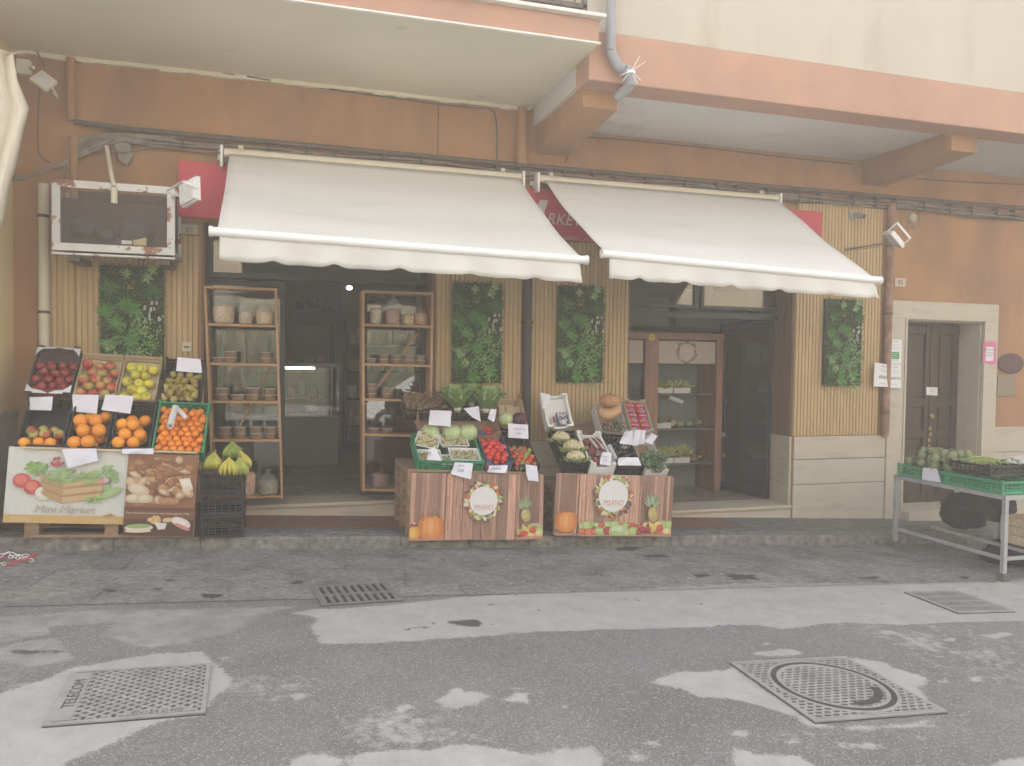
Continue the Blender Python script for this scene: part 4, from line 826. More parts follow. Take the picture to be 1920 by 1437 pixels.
# roll of bags on the mandarins
T3=XZ(W(322,780,-.99)); b=MB(); p0,p1=W(319,799,-1.02),W(329,764,-.80); b.tube([p0,p1],.026,14,(.62,.62,.62)); b.tube([p0+(p0-p1)*.01,p0],.012,10,(.2,.2,.2)); b.prism([p1,p1+Vector((.03,-.02,0)),W(352,781,-.93),W(346,786,-.93),W(336,776,-.9)],(0,-.003,0),(.60,.60,.60)); tag(b.build('bag_roll',vplain,origin=p0),'roll of white plastic bags lying on the mandarins','bag roll')
# posters
def printed_board(name,label,TL,TR,BR,BL,Y,dy=0,cat='poster',thick=.006):
    P=[W(*TL,Y+dy),W(*TR,Y+dy),W(*BR,Y),W(*BL,Y)]; wd=((P[1]-P[0]).length+(P[2]-P[3]).length)/2; hg=((P[0]-P[3]).length+(P[1]-P[2]).length)/2
    T=frame(P[3],P[2]-P[3],P[0]-P[3]); o=thing(name,label,cat,T.translation,M=T); return o,T,wd,hg
class Art:
    """flat printed artwork: each shape a hair above the last"""
    def __init__(s,T,wd,hg): s.b=MB(T); s.z=.0006; s.w=wd; s.h=hg
    def up(s): s.z+=.00012; return s.z
    def poly(s,pts,c): z=s.up(); s.b.poly([(x*s.w,y*s.h,z) for x,y in pts],c)
    def ell(s,x,y,rx,ry,c,ang=0,n=18,c2=None):
        z=s.up(); X,Y=x*s.w,y*s.h; ring=[(X+rx*s.w*math.cos(a)*math.cos(ang)-ry*s.w*math.sin(a)*math.sin(ang),Y+rx*s.w*math.cos(a)*math.sin(ang)+ry*s.w*math.sin(a)*math.cos(ang),z) for a in [2*math.pi*k/n for k in range(n)]]
        cl=lambda p:(min(s.w,max(0,p[0])),min(s.h,max(0,p[1])),p[2])
        s.b.poly([cl(p) for p in ring],c)
        if c2: z=s.up(); s.b.poly([cl((X+(p[0]-X)*.62-rx*s.w*.12,Y+(p[1]-Y)*.62+ry*s.w*.15,z)) for p in ring],c2)
    def rect(s,x0,y0,x1,y1,c): s.poly([(x0,y0),(x1,y0),(x1,y1),(x0,y1)],c)
    def txt(s,t,x,y,size,c,sh=0,al='CENTER'): z=s.up(); old=s.b.T; s.b.text(t,size,Matrix.Translation((x*s.w,y*s.h,z)),c,shear=sh,ext=.0001,align=al)
o,T,wd,hg=printed_board('poster','Mini Market poster with a crate of vegetables on white, under the left crates',(8,838),(237,846),(232,984),(5,980),-1.015,.02)
b=MB(T); b.box(0,wd,0,hg,-.006,0,(.56,.57,.53)); b.build('board',vprint,o)
A=Art(T,wd,hg); A.rect(0,0,1,.105,(.52,.35,.14)); A.rect(.0,.105,1,.115,(.60,.45,.25))
for k in range(70): a=rv(0,6.28);r=rv(0,.085); A.ell(.24+math.cos(a)*r,.74+math.sin(a)*r*1.3,rv(.012,.03),rv(.006,.014),jit((.22,.38,.12),.3),rv(0,3),7)
for k in range(50): a=rv(0,6.28);r=rv(0,.09); A.ell(.84+math.cos(a)*r,.66+math.sin(a)*r*1.6,rv(.012,.03),rv(.006,.014),jit((.22,.40,.12),.3),rv(0,3),7)
A.ell(.13,.56,.075,.068,(.46,.08,.08),0,20,(.60,.16,.14)); A.ell(.22,.48,.075,.068,(.44,.07,.07),0,20,(.58,.17,.14)); A.ell(.31,.40,.068,.062,(.60,.60,.50),0,20,(.68,.68,.58)); A.ell(.305,.41,.02,.016,(.5,.42,.3))
for k in range(9): A.ell(.39+rv(-.05,.06),.83+rv(-.05,.05),.02,.014,(.42,.08,.10),rv(0,3),10)
A.poly([(.28,.66),(.46,.55),(.80,.60),(.80,.40),(.46,.27),(.30,.46)],(.34,.22,.11))
for k in range(3):
    y=.60-k*.105; A.poly([(.27+k*.012,y+.06),(.46,y-.035),(.46,y-.11),(.28+k*.012,y-.01)],(.42,.27,.14)); A.poly([(.465,y-.035),(.80-k*.01,y+.03),(.80-k*.01,y-.035),(.465,y-.11)],(.50,.34,.19))
for k in range(46): A.ell(rv(.33,.74),rv(.56,.73),rv(.035,.065),rv(.006,.011),jit((.27,.40,.16),.25),rv(-.6,.9),8)
A.ell(.82,.60,.03,.03,(.50,.22,.36),0,14,(.62,.38,.48)); A.ell(.83,.50,.035,.03,(.25,.38,.16)); A.ell(.87,.44,.10,.035,(.30,.40,.20),.5,16,(.36,.46,.24))
for k in range(26): A.ell(.73+rv(-.06,.07),.33+rv(-.05,.05),rv(.01,.022),rv(.005,.010),jit((.22,.40,.12),.3),rv(0,3),7)
A.txt('Mini Market',.50,.145,.085,(.40,.30,.25),.2); A.ell(.87,.125,.055,.010,(.40,.24,.12),.05); A.ell(.87,.14,.03,.008,(.40,.24,.12),.3)
for k in range(3): A.txt('frutta verdura alimentari',.14,.075-k*.022,.013,(.66,.60,.5))
for k in range(2): A.txt('Via Roma aperto tutti i giorni',.86,.06-k*.025,.013,(.66,.60,.5))
A.b.build('artwork',vprint,o)
o,T,wd,hg=printed_board('poster','brown bakery poster with loaves and sandwiches, right of the Mini Market poster',(240,851),(371,851),(362,1006),(229,1004),-1.03,.02)
b=MB(T); b.box(0,wd,0,hg,-.006,0,(.17,.075,.045)); b.build('board',vprint,o)
A=Art(T,wd,hg); A.rect(0,.34,1,.99,(.24,.11,.06)); A.rect(0,.30,1,.345,(.13,.05,.03)); A.rect(0,.0,1,.2,(.09,.045,.035))
br=[(.46,.25,.12),(.40,.19,.09),(.52,.32,.17),(.34,.16,.08),(.58,.42,.27),(.28,.12,.06)]
for k in range(70):
    x,y=rv(.05,.93),rv(.40,.95); c=random.choice(br); A.ell(x,y,rv(.06,.13),rv(.035,.07),tuple(q*.7 for q in c),rv(-.9,.9),14,c)
for x,y,rx,ry,a in ((.18,.56,.16,.09,-.3),(.12,.45,.12,.07,.1),(.28,.45,.12,.07,.1)): A.ell(x,y,rx,ry,(.50,.40,.28),a,16,(.60,.51,.38))
A.poly([(.74,.70),(.90,.72),(.96,.58),(.82,.55)],(.62,.54,.44)); A.poly([(.76,.69),(.89,.705),(.93,.62),(.82,.60)],(.68,.62,.52))
for k in range(8): A.ell(.50+k*.035,.43+rv(-.01,.01),.03,.055,(.34,.18,.09),0,12,(.42,.24,.13))
A.txt('Pane caldo tutte le mattine e tutti i pomeriggi alle 17.00',.48,.268,.020,(.66,.56,.45),.1)
A.ell(.23,.10,.20,.055,(.60,.53,.42),.05,18); A.ell(.23,.12,.18,.035,(.25,.36,.14),.05,18); A.ell(.22,.06,.19,.025,(.62,.54,.44),.03,18)
for k in range(8): A.ell(.44+rv(-.09,.09),.20+rv(-.03,.03),.05,.035,(.52,.34,.14),rv(0,3),12,(.62,.45,.22))
A.ell(.63,.20,.08,.035,(.56,.42,.24),.1); A.poly([(.44,.17),(.62,.16),(.60,.09),(.50,.08)],(.60,.56,.56)); A.ell(.82,.17,.15,.075,(.64,.54,.50),-.4,18,(.70,.62,.58)); A.ell(.84,.12,.13,.03,(.52,.24,.22),-.4,14)
A.b.build('artwork',vprint,o)
# price papers of the left stand
for l,c,Y,lines in (('blank white paper clipped under the dark apple carton',[(56,745),(99,744),(97,770),(55,769)],-.72,None),('creased white paper hanging under the red apples',[(136,740),(185,741),(182,776),(136,772)],-.74,None),
  ('tilted white paper hanging under the yellow apples',[(198,740),(251,743),(244,776),(190,769)],-.76,None),('torn white paper leaning on the pear crate',[(333,670),(376,674),(379,700),(330,696)],-.66,None),
  ('large tilted white paper on top of the Mini Market poster',[(116,843),(180,841),(184,864),(128,878)],-1.045,None),('narrow white paper strip above the bakery poster',[(229,842),(288,841),(288,852),(229,851)],-1.045,None)): sheetpaper('price_paper',l,Y,c,bend=.009,cat='price paper')
b=MB(); b.bar(W(40,839,-1.01),W(370,849,-1.01),.025,.012); tag(b.build('wooden_strip',crate_w,origin=W(200,843,-1.01)),'thin wooden strip along the top of the two posters','strip')
# ------------------------------------------------------------------ bananas on a tall black crate
def tallcrate(x0,x1,y0,y1,z0,z1,label):
    o=thing('crate_stack',label,'crates',((x0+x1)/2,(y0+y1)/2,z0)); n=3; hh=(z1-z0)/n
    for k in range(n): b,m=crate_mesh(Matrix.Translation((x0,y0,z0+(k+1)*hh-.002)),x1-x0,y1-y0,hh-.004,'black'); b.build('crate',m,o)
    return o
P0,P1=W(377,1003,-.97),W(455,1008,-.97); ZT=W(420,880,-.97).z
tallcrate(P0.x,P1.x,-.97,-.55,zs(-.45)+.002,ZT-.01,'stack of black plastic crates carrying the bananas')
def bun(label,p,cnt,rad,col,a0,spread):
    b=MB(); p=Vector(p)
    for k in range(cnt):
        a=a0+spread*(k-(cnt-1)/2)/cnt; d=Vector((math.sin(a),-.35+rv(-.1,.1),0)); pts=[];rs=[]
        for i in range(8):
            t=i/7; pts.append(p+d*(.075*math.sin(t*2.2)*1.1)+Vector((0,-.02-.035*math.sin(t*3.1),-.145*t))); rs.append([.006,.008,.014,.017,.0175,.016,.011,.004][i])
        b.tube(pts,rs,8,jit(col,.12))
    b.ball(p+Vector((0,0,.008)),.014,(.18,.15,.05),8,6,sc=(1,1,1.5)); tag(b.build('banana_bunch',vgloss,origin=p),label,'bananas','banana bunches on the black crates')
zt=ZT
bun('green banana bunch topmost on the pile',W(437,828,-.72),7,.1,(.26,.33,.06),0,2.2); bun('large spotted yellow bunch on the left of the pile',W(403,848,-.86),6,.1,(.44,.42,.07),-.2,1.9); bun('yellow bunch at the right end of the pile',W(452,846,-.80),5,.1,(.52,.42,.08),.5,1.6)
bun('small yellow bunch front centre of the pile',W(430,858,-.90),5,.1,(.50,.42,.07),.1,2.4); bun('green yellow bunch at the far left edge',W(391,855,-.80),4,.1,(.34,.36,.08),-.5,1.4); bun('greenish bunch front right of the pile',W(449,858,-.90),5,.1,(.36,.38,.07),.2,1.8)
# ------------------------------------------------------------------ centre stands
for k in range(4): pallet(1.05,2.25,-.965,-.165,zs(1.65)+.01+k*.1455,'wooden pallet under the middle stand, %s'%['lowest of four','second from the bottom','third from the bottom','topmost of four'][k])
for k in range(3): pallet(2.42,3.52,-.965,-.165,zs(2.97)+.01+k*.1455,'wooden pallet under the right stand, %s'%['lowest of three','middle of three','topmost of three'][k])
b=MB(); b.box(2.75,3.35,-.18,-.15,.50,.92); 
for z in (.55,.68,.81): b.box(2.7,3.4,-.20,-.181,z,z+.09)
tag(b.build('weathered_boards',pallet_m,origin=(3,-.17,.5)),'weathered boards standing against the wall behind the white foam box','boards')
def woodprint(A,n=9,seed=1):
    r=random.Random(seed); x=0
    while x<1:
        w_=r.uniform(.09,.16); k=r.uniform(.6,1.35); c=(.42*k,.25*k,.185*k); A.rect(x,0,min(1,x+w_-.004),1,c)
        for i in range(30):
            xx=x+r.uniform(.004,w_-.01); 
            if xx>.985: continue
            y=r.uniform(0,.9); hh=r.uniform(.08,.7); f=r.choice([.5,.62,1.35,1.6,1.8]); A.rect(xx,y,min(.998,xx+r.uniform(.0015,.006)),min(1,y+hh),tuple(q*f for q in c))
        if r.random()<.5: A.ell(x+w_*.5,r.uniform(.2,.9),.008,.012,(.42,.27,.2),0,8)
        A.rect(min(.995,x+w_-.004),0,min(1,x+w_),1,(.07,.035,.025)); x+=w_
def pumpkin(A,x,y,rx,ry,asp=1):
    for k in (-1,1): A.ell(x+k*rx*.60,y,rx*.40,ry*.80,(.50,.17,.05)); 
    for k in (-.5,.5): A.ell(x+k*rx*.55,y,rx*.42,ry*.97,(.58,.22,.06),0,16,(.64,.28,.09))
    A.ell(x,y,rx*.36,ry,(.62,.25,.07),0,16,(.68,.33,.12)); A.poly([(x-.02,y+ry*.8*A.w/A.h),(x+.02,y+ry*.8*A.w/A.h),(x+.07,y+ry*1.5*A.w/A.h),(x+.05,y+ry*1.55*A.w/A.h)],(.20,.19,.09))
def wreath(A,x,y,r,seed):
    q=random.Random(seed); cols=[(.56,.09,.08),(.56,.42,.10),(.30,.42,.14),(.20,.10,.18),(.62,.60,.46),(.60,.28,.06),(.38,.48,.20),(.62,.55,.30)]
    for k in range(30): a=2*math.pi*k/30; rr=r*q.uniform(1.02,1.28); A.ell(x+rr*math.cos(a),y+rr*math.sin(a)*A.w/A.h,r*.24,r*q.uniform(.08,.13),(.14,.10,.05),a+q.uniform(-.8,.8),8); 
    for k in range(30): a=2*math.pi*k/30; rr=r*q.uniform(1.02,1.26); c=q.choice(cols); A.ell(x+rr*math.cos(a),y+rr*math.sin(a)*A.w/A.h,r*.21,r*q.uniform(.07,.14),c,a+q.uniform(-.9,.9),9)
    for k in range(14): a=2*math.pi*k/14; rr=r*1.02; c=q.choice(cols); A.ell(x+rr*math.cos(a),y+rr*math.sin(a)*A.w/A.h,r*.15,r*.15,tuple(v*.8 for v in c),0,12,c)
    A.ell(x,y,r,r,(.66,.66,.66),0,32); A.rect(x-r*.8,y-r*.30*A.w/A.h,x+r*.8,y-r*.28*A.w/A.h,(.55,.30,.26)); A.rect(x-r*.8,y-r*.66*A.w/A.h,x+r*.8,y-r*.64*A.w/A.h,(.55,.30,.26)); A.txt('PISANO',x,y-r*.58*A.w/A.h,r*A.w*.40,(.52,.20,.16),.25)
def pineapple(A,x,y,s):
    for k in range(9): a=1.57+(k-4)*.24; A.ell(x+math.cos(a)*s*.55,y+math.sin(a)*s*1.0*A.w/A.h*.9,s*.45,s*.07,jit((.26,.34,.20),.25),a,7)
    A.ell(x+s*.15,y-s*.25*A.w/A.h,s*.40,s*.55,(.42,.34,.12),.2,16,(.50,.44,.18))
    for k in range(12): A.ell(x+s*.15+rv(-.22,.22)*s,y-s*.25*A.w/A.h+rv(-.4,.4)*s*A.w/A.h,s*.05,s*.05,(.33,.27,.09),.7,5)
def fruitrow(A,x0,x1,y,s,seed):
    q=random.Random(seed); cols=[((.42,.04,.05),(.58,.10,.09)),((.46,.10,.06),(.60,.2,.12)),((.50,.42,.14),(.62,.56,.26)),((.30,.40,.14),(.42,.52,.22)),((.52,.30,.06),(.62,.42,.12)),((.28,.03,.05),(.42,.07,.09))]
    n=int((x1-x0)/(s*1.1))
    for r_ in (1,0):
        for k in range(n): c=q.choice(cols); ss=s*q.uniform(.55,1.15); A.ell(x0+(k+q.random()*.6+.2)*(x1-x0)/n,y+r_*s*.9*A.w/A.h+q.uniform(-.3,.2)*s,ss,ss*q.uniform(.6,.95),c[0],q.uniform(-.5,.5),14,c[1])
def board3(which,pans,labels,Y):
    for i,(c,l) in enumerate(zip(pans,labels)):
        o,T,wd,hg=printed_board('printed_panel',l,*c,Y-(.0 if i!=1 else .012),.015,'printed panel')
        b=MB(T); b.box(0,wd,0,hg,-.008,0,(.36,.24,.18)); b.build('board',vprint,o)
        A=Art(T,wd,hg); woodprint(A,seed=which*7+i)
        if i==0: 
            for k in range(10): A.ell(rv(0,.9),.18+rv(-.04,.06),.12,.06,(.50,.46,.20),rv(0,3),7)
            if which==0:
                for k in range(8): A.ell(.12+rv(-.1,.1),.22+rv(-.03,.04),.05,.05,(.26,.05,.09))
            pumpkin(A,.62 if which==0 else .5,.19 if which==0 else .22,.40 if which==0 else .52,.36 if which==0 else .46)
            if which==0: A.ell(.10,.10,.18,.22,(.60,.30,.05),0,18,(.66,.42,.10)); A.ell(.30,.04,.05,.04,(.4,.06,.08))
            A.rect(0,0,1,.035,(.42,.22,.15))
        if i==1:
            wreath(A,.52 if which==0 else .52,.60 if which==0 else .66,.20 if which==0 else .235,which+5)
            if which==1:
                for k in range(12): A.ell(rv(.05,.95),.17+rv(-.01,.04),.06,.02,(.36,.42,.18),rv(-.6,.6),7)
                fruitrow(A,.0,1,.08,.085,9); A.ell(.62,.10,.15,.085,(.36,.46,.24),0,20,(.50,.58,.38)); A.ell(.58,.045,.08,.04,(.30,.50,.14),0,12); A.rect(0,0,1,.02,(.42,.25,.18))
        if i==2:
            A.ell(.70,.20,.28,.12,(.38,.42,.20),0,9); fruitrow(A,0,1,.09,.15,12+which)
            pineapple(A,.28,.42,.42)
            for k in range(3): A.ell(.28+k*.07,.18-k*.015,.15,.035,(.60,.46,.12),-1.1+k*.1,10)
            A.ell(.60,.14,.12,.11,(.46,.06,.05),0,16,(.60,.12,.09)); A.ell(.84,.09,.15,.11,(.56,.48,.20),0,16,(.64,.58,.30)); A.rect(0,0,1,.045,(.42,.22,.15))
        A.b.build('artwork',vprint,o)
board3(0,[[(775,887),(838,888),(832,1012),(766,1013)],[(839,888),(968,890),(964,1011),(833,1013)],[(968,889),(1018,890),(1016,1009),(965,1011)]],['wood print panel with a pumpkin at the foot, left one of the middle stand','wide wood print panel with a fruit wreath and plain foot, middle stand','narrow wood print panel with a pineapple, middle stand'],-.99)
board3(1,[[(1047,887),(1086,889),(1081,1003),(1037,1003)],[(1087,889),(1203,892),(1198,1004),(1082,1004)],[(1203,892),(1258,893),(1254,1005),(1199,1004)]],['wood print panel showing one large pumpkin, right stand','wood print panel with a wreath above a row of fruit, right stand','wood print panel with a pineapple, right stand'],-.99)
# middle stand crates ------------------------------------------------
GM='crates on the middle stand'; GR='crates on the right stand'
E_=crateQ('green plastic crate of packed salads on the middle stand',(784,864),(908,866),(776,816),(895,816),-.99,28,.13,'green',group=GM)
F_=crateQ('blue sided carton full of red tomatoes',(912,866),(962,868),(899,812),(945,812),-.985,28,.11,'carton',(.10,.12,.22),GM)
G_=crateQ('black crate with unripe mixed tomatoes at the right end of the middle stand',(964,872),(1012,872),(948,803),(999,803),-.985,30,.12,'black',group=GM)
D_=crateQ('wide brown carton with wrapped white cabbages',(790,815),(940,813),(782,769),(929,769),-.66,38,.13,'carton',(.34,.21,.13),GM)
C_=crateQ('thin wood box with a green and a purple cabbage, leaning steeply',(941,798),(990,798),(927,745),(976,750),-.50,52,.10,'wood',group=GM)
A_=crateQ('black crate of kiwis at the back left of the middle stand',(760,768),(845,769),(755,736),(842,738),-.42,22,.11,'black',group=GM)
B_=crateQ('black crate under the romaine lettuces',(847,769),(925,770),(845,738),(922,740),-.42,22,.11,'black',group=GM)
T,w,L,h=A_; hexfill(T,w,L,.058,-.045,lambda T,x,y,z:kiwi.put(at(T,x,y,z),'brown kiwi in the back left crate of the middle stand','kiwis in the black crate')); hexfill(T,w,L,.058,-.005,lambda T,x,y,z:kiwi.put(at(T,x,y,z),'brown kiwi in the back left crate of the middle stand','kiwis in the black crate'),y0=.05)
T,w,L,h=F_
for lv,(z,y1) in enumerate(((-.06,1),(-.02,.9),(.02,.62))): hexfill(T,w,L,.060,z,lambda T,x,y,z:tomato.put(at(T,x,y,z,1.18),'ripe red tomato in the blue sided carton','red tomatoes in the carton'),y1=L*y1)
T,w,L,h=G_; hexfill(T,w,L,.053,-.05,lambda T,x,y,z:gtomato.put(at(T,x,y,z),'half green tomato in the black crate','mixed tomatoes in the black crate'),y1=L*.6); hexfill(T,w,L,.053,-.01,lambda T,x,y,z:(gtomato if random.random()<.6 else tomato).put(at(T,x,y,z,1.05),'half green tomato in the black crate','mixed tomatoes in the black crate'),y1=L*.5)
T,w,L,h=D_
hexfill(T@Matrix.Translation((w*.80,0,0)),w*.19,L,.053,-.07,lambda T,x,y,z:tomato.put(at(T,x,y,z,.95),'red tomato at the right end of the cabbage carton','tomatoes beside the wrapped cabbages'),y1=L*.5)
def cab_fn(c1,c2):
    def fn(b):
        b.ball((0,0,0),.075,c1,20,12,fn=lambda th,ph:1+.02*math.sin(3*ph+2*th))
        for k in range(7):
            a=k*.9; 
            vs=[];n=6
            for j in range(n+1):
                for i in range(n+1): th=.5+j/n*1.9; ph=a+(i/n-.5)*1.3*math.sin(.3+j/n*2.4); r=.0765+.002*k*.5+.004*(abs(i/n-.5)*2)**4; vs.append((r*math.sin(th)*math.cos(ph),r*math.sin(th)*math.sin(ph),r*math.cos(th)))
            b.add(vs,[(j*(n+1)+i,j*(n+1)+i+1,(j+1)*(n+1)+i+1,(j+1)*(n+1)+i) for j in range(n) for i in range(n)],jit(c1 if k%2 else c2,.08),0,True)
    return fn
cab=Proto(mk('cabbage','cabbage',cab_fn((.42,.52,.24),(.50,.58,.32)),vgloss)); pcab=Proto(mk('cabbage','cabbage',cab_fn((.085,.02,.04),(.12,.03,.06)),vgloss))
for px,l in ((806,'leftmost'),(846,'middle'),(877,'rightmost')): cab.put(Matrix.Translation(W(px,812,-.60))@Matrix.Scale(1.05,4),'pale cabbage in clear film, %s of the three in the brown carton'%l)
cab.put(Matrix.Translation(W(948,786,-.52))@Matrix.Scale(.82,4),'small pale green cabbage in the thin wood box'); pcab.put(Matrix.Translation(W(974,786,-.52))@Matrix.Scale(.86,4),'dark purple cabbage in the thin wood box')
b=MB(); b.bar(W(966,763,-.42),W(975,739,-.36),.035,.012,(.34,.16,.07)); tag(b.build('wooden_stick',vmatte,bevel=.003,origin=W(966,763,-.42)),'reddish wooden handle sticking out of the thin wood box','handle')
for x in (936,949): b=MB(); b.tube([W(x,773,-.40),W(x-2,762,-.37)],.004,6,(.10,.06,.04)); tag(b.build('nail_slot',vmatte,origin=W(x,773,-.40)),'thin dark slat gap stick in the thin wood box, %s one'%('left' if x<940 else 'right'),'stick')
def lettuce(p,label,s=1,lean=0):
    b=MB(); p=Vector(p)
    for ring,(cnt,rad,hh,c) in enumerate(((9,.115,.12,(.12,.23,.05)),(8,.085,.15,(.17,.30,.08)),(6,.05,.17,(.28,.40,.13)))):
        for k in range(cnt):
            a=2*math.pi*k/cnt+ring; vs=[];n=5;m_=6
            for j in range(m_+1):
                t=j/m_; wd=.058*math.sin(.35+t*2.3)*s; out=rad*(.25+t**1.3)*s
                for i in range(n+1):
                    u=i/n-.5; q=Vector((math.cos(a),math.sin(a),0))*(out+.02*abs(u)*2*-1)+Vector((-math.sin(a),math.cos(a),0))*wd*u*2+Vector((lean*t*hh,0,hh*t*s+.006*math.sin(i*4+j*3)*t)); vs.append(p+q)
            for i in range(n): 
                cc=(.42,.50,.30) if i==2 else jit(c,.15); b.add([vs[j*(n+1)+i] for j in range(m_+1)]+[vs[j*(n+1)+i+1] for j in range(m_+1)],[(j,j+m_+1,j+m_+2,j+1) for j in range(m_)],cc,0,True)
    b.ball(p,.03*s,(.50,.52,.36),10,6); tag(b.build('lettuce',leafm,origin=p),label,'lettuce')
lettuce(W(858,766,-.52),'romaine lettuce at the left of the pair behind the brown carton',1.3,-.25); lettuce(W(911,768,-.52),'romaine lettuce at the right of the pair behind the brown carton',1.3,.25); lettuce(W(884,757,-.40),'darker romaine lettuce lying between the other two',1.1)
def tray(T,w,L,label,seed,nm='salad_tray'):
    o=thing(nm,label,'food tray',T.translation,M=T); b=MB(T); h=.035
    pr=[(.0,0),(.0,h),(-.008,h),(-.008,h+.004)]
    b.box(-w/2+.012,w/2-.012,-L/2+.012,L/2-.012,0,.003,(.70,.70,.68))
    for s in (-1,1): b.prism([(s*(w/2-.012),-L/2+.012,0),(s*(w/2-.012),L/2-.012,0),(s*w/2,L/2,h),(s*w/2,-L/2,h)],(s*.003,0,.001),(.72,.72,.70)); b.prism([(-w/2+.012,s*(L/2-.012),0),(w/2-.012,s*(L/2-.012),0),(w/2,s*L/2,h),(-w/2,s*L/2,h)],(0,s*.003,.001),(.72,.72,.70))
    for s in (-1,1): b.box(-w/2-.008,w/2+.008,min(s*L/2,s*L/2+s*.009),max(s*L/2,s*L/2+s*.009),h,h+.004,(.74,.74,.72)); b.box(min(s*w/2,s*w/2+s*.009),max(s*w/2,s*w/2+s*.009),-L/2,L/2,h,h+.0041,(.74,.74,.72))
    b.build('tray',vplain,o,bevel=.0015,seg=1); b=MB(T); q=random.Random(seed)
    for k in range(150): b.ball((q.uniform(-w/2+.014,w/2-.014),q.uniform(-L/2+.014,L/2-.014),h-.010+q.uniform(-.005,.012)),q.uniform(.006,.012),q.choice([(.52,.50,.22),(.30,.36,.14),(.50,.14,.08),(.58,.55,.36),(.60,.58,.42),(.22,.30,.10)]),6,4,sc=(1.2,1,.6))
    b.build('salad',vgloss,o)
T,w,L,h=E_
tray(T@Matrix.Translation((w*.63,L*.80,-.035)),w*.42,L*.40,'packed salad tray at the top right of the green crate',1); tray(T@Matrix.Translation((w*.74,L*.30,-.045)),w*.44,L*.42,'packed salad tray at the lower right of the green crate',2)
tray(T@Matrix.Translation((w*.22,L*.78,-.03))@rotm('Z',-.35)@rotm('X',.3),w*.34,L*.36,'salad tray tilted in the top left corner of the green crate',3); tray(T@Matrix.Translation((w*.20,L*.28,-.06)),w*.34,L*.40,'salad tray behind the price slip in the green crate',4); tray(T@Matrix.Translation((w*.46,L*.22,-.085))@rotm('Z',.1),w*.2,L*.34,'small salad tray with a tomato, centre front of the green crate',6)
dkk=(.14,.14,.20)
for l,c,Y,lines in (('plain white square paper on the brown cabbage carton',[(806,769),(847,771),(844,800),(804,797)],-.72,None),('price paper folded like a collar in front of the lettuces',[(868,766),(898,762),(901,791),(886,783)],-.74,[('2,50',.5,.4,.3,gy)]),
  ('folded flap of white paper right of the lettuces',[(920,767),(932,768),(926,792),(914,785)],-.72,None),('price paper hanging below the purple cabbage',[(952,794),(991,797),(990,823),(953,821)],-.78,[('CAVOLO',.45,.60,.2,gy),('1,49',.4,.25,.26,gy)]),
  ('handwritten price paper on the edge of the salad crate',[(853,867),(887,869),(883,899),(845,889)],-1.03,[('MISTO',.5,.65,.2,dkk),('2,00',.5,.25,.30,dkk)]),('crumpled handwritten paper under the tomatoes',[(917,873),(953,873),(948,887),(914,886)],-1.03,[('POMO',.45,.4,.42,dkk)]),
  ('narrow folded paper over the pineapple panel',[(985,871),(1007,874),(1009,903),(990,901)],-1.03,None),('folded price slip standing among the salad trays',[(803,842),(816,839),(828,864),(801,863)],-1.02,[('M',.4,.4,.4,dkk)])): sheetpaper('price_paper',l,Y,c,paper_m,bend=.012,cat='price paper',lines=lines)
b=MB(); b.box(0,0,0,0,0,0); 
sheetpaper('torn_paper','torn white paper tip beside the kiwi crate',-.55,[(748,726),(756,732),(784,738),(757,734)],paper_w,bend=.01,cat='paper')
# right stand crates --------------------------------------------------
J_=crateQ('carton of red net packets at the back of the right stand',(1184,806),(1226,808),(1163,750),(1203,752),-.52,50,.07,'carton',(.50,.50,.38),GR)
I_=crateQ('white carton holding two pumpkins',(1128,808),(1178,810),(1117,760),(1163,760),-.52,48,.13,'carton',(.58,.57,.54),GR)
H_=crateQ('tall white foam box leaning steeply at the back left of the right stand',(1027,802),(1076,800),(1009,738),(1056,740),-.50,60,.10,'foam',group=GR)
K_=crateQ('black crate of cauliflowers',(1058,868),(1105,868),(1034,808),(1083,808),-.99,32,.12,'black',group=GR)
L_=crateQ('white foam box of radicchio between two black crates',(1108,872),(1156,874),(1085,808),(1131,812),-.99,32,.12,'foam',group=GR)
M_=crateQ('black crate of dark aubergines on the right stand',(1160,874),(1208,875),(1136,814),(1187,814),-.99,32,.12,'black',group=GR)
N_=crateQ('white carton with leafy broccoli at the right end',(1211,883),(1254,884),(1191,820),(1230,818),-.985,34,.11,'carton',(.60,.60,.58),GR)
def cauli(p,label,s=1):
    b=MB(); p=Vector(p)
    for k in range(90):
        th=math.acos(1-rv(0,.95)); ph=rv(0,6.28); b.ball(p+Vector((math.sin(th)*math.cos(ph),math.sin(th)*math.sin(ph),math.cos(th)*.75))*.055*s,.013*s*rv(.8,1.2),jit((.58,.52,.30),.06),6,5)
    b.ball(p,.052*s,(.5,.46,.28),10,7,sc=(1,1,.75)); o=b.build('head',vmatte,None,origin=p); o.name='cauliflower'; tag(o,label,'cauliflower')
    b=MB()
    for k in range(14):
        a=k*.45; d=Vector((math.cos(a),math.sin(a),-.1)); q=p+d*.05*s+Vector((0,0,-.02)); leaf(b,q-Vector((0,0,.02)),d+Vector((0,0,rv(.3,.9))),.075*s,.045*s,(.24,.34,.12),Vector((0,-.5,.8)))
    MW[o]=Matrix.Translation(p); b.build('leaves',leafm,o)
T,w,L,h=K_
cauli(T@Vector((w*.34,L*.80,-.02)),'cauliflower at the top left of its black crate',1.35); cauli(T@Vector((w*.62,L*.46,.0)),'cauliflower in the middle of its black crate',1.4); cauli(T@Vector((w*.56,L*.16,-.005)),'cauliflower nearest the front of its black crate',1.35)
T,w,L,h=L_
rad=Proto(mk('radicchio','radicchio',cab_fn((.16,.02,.035),(.20,.05,.06)),vgloss))
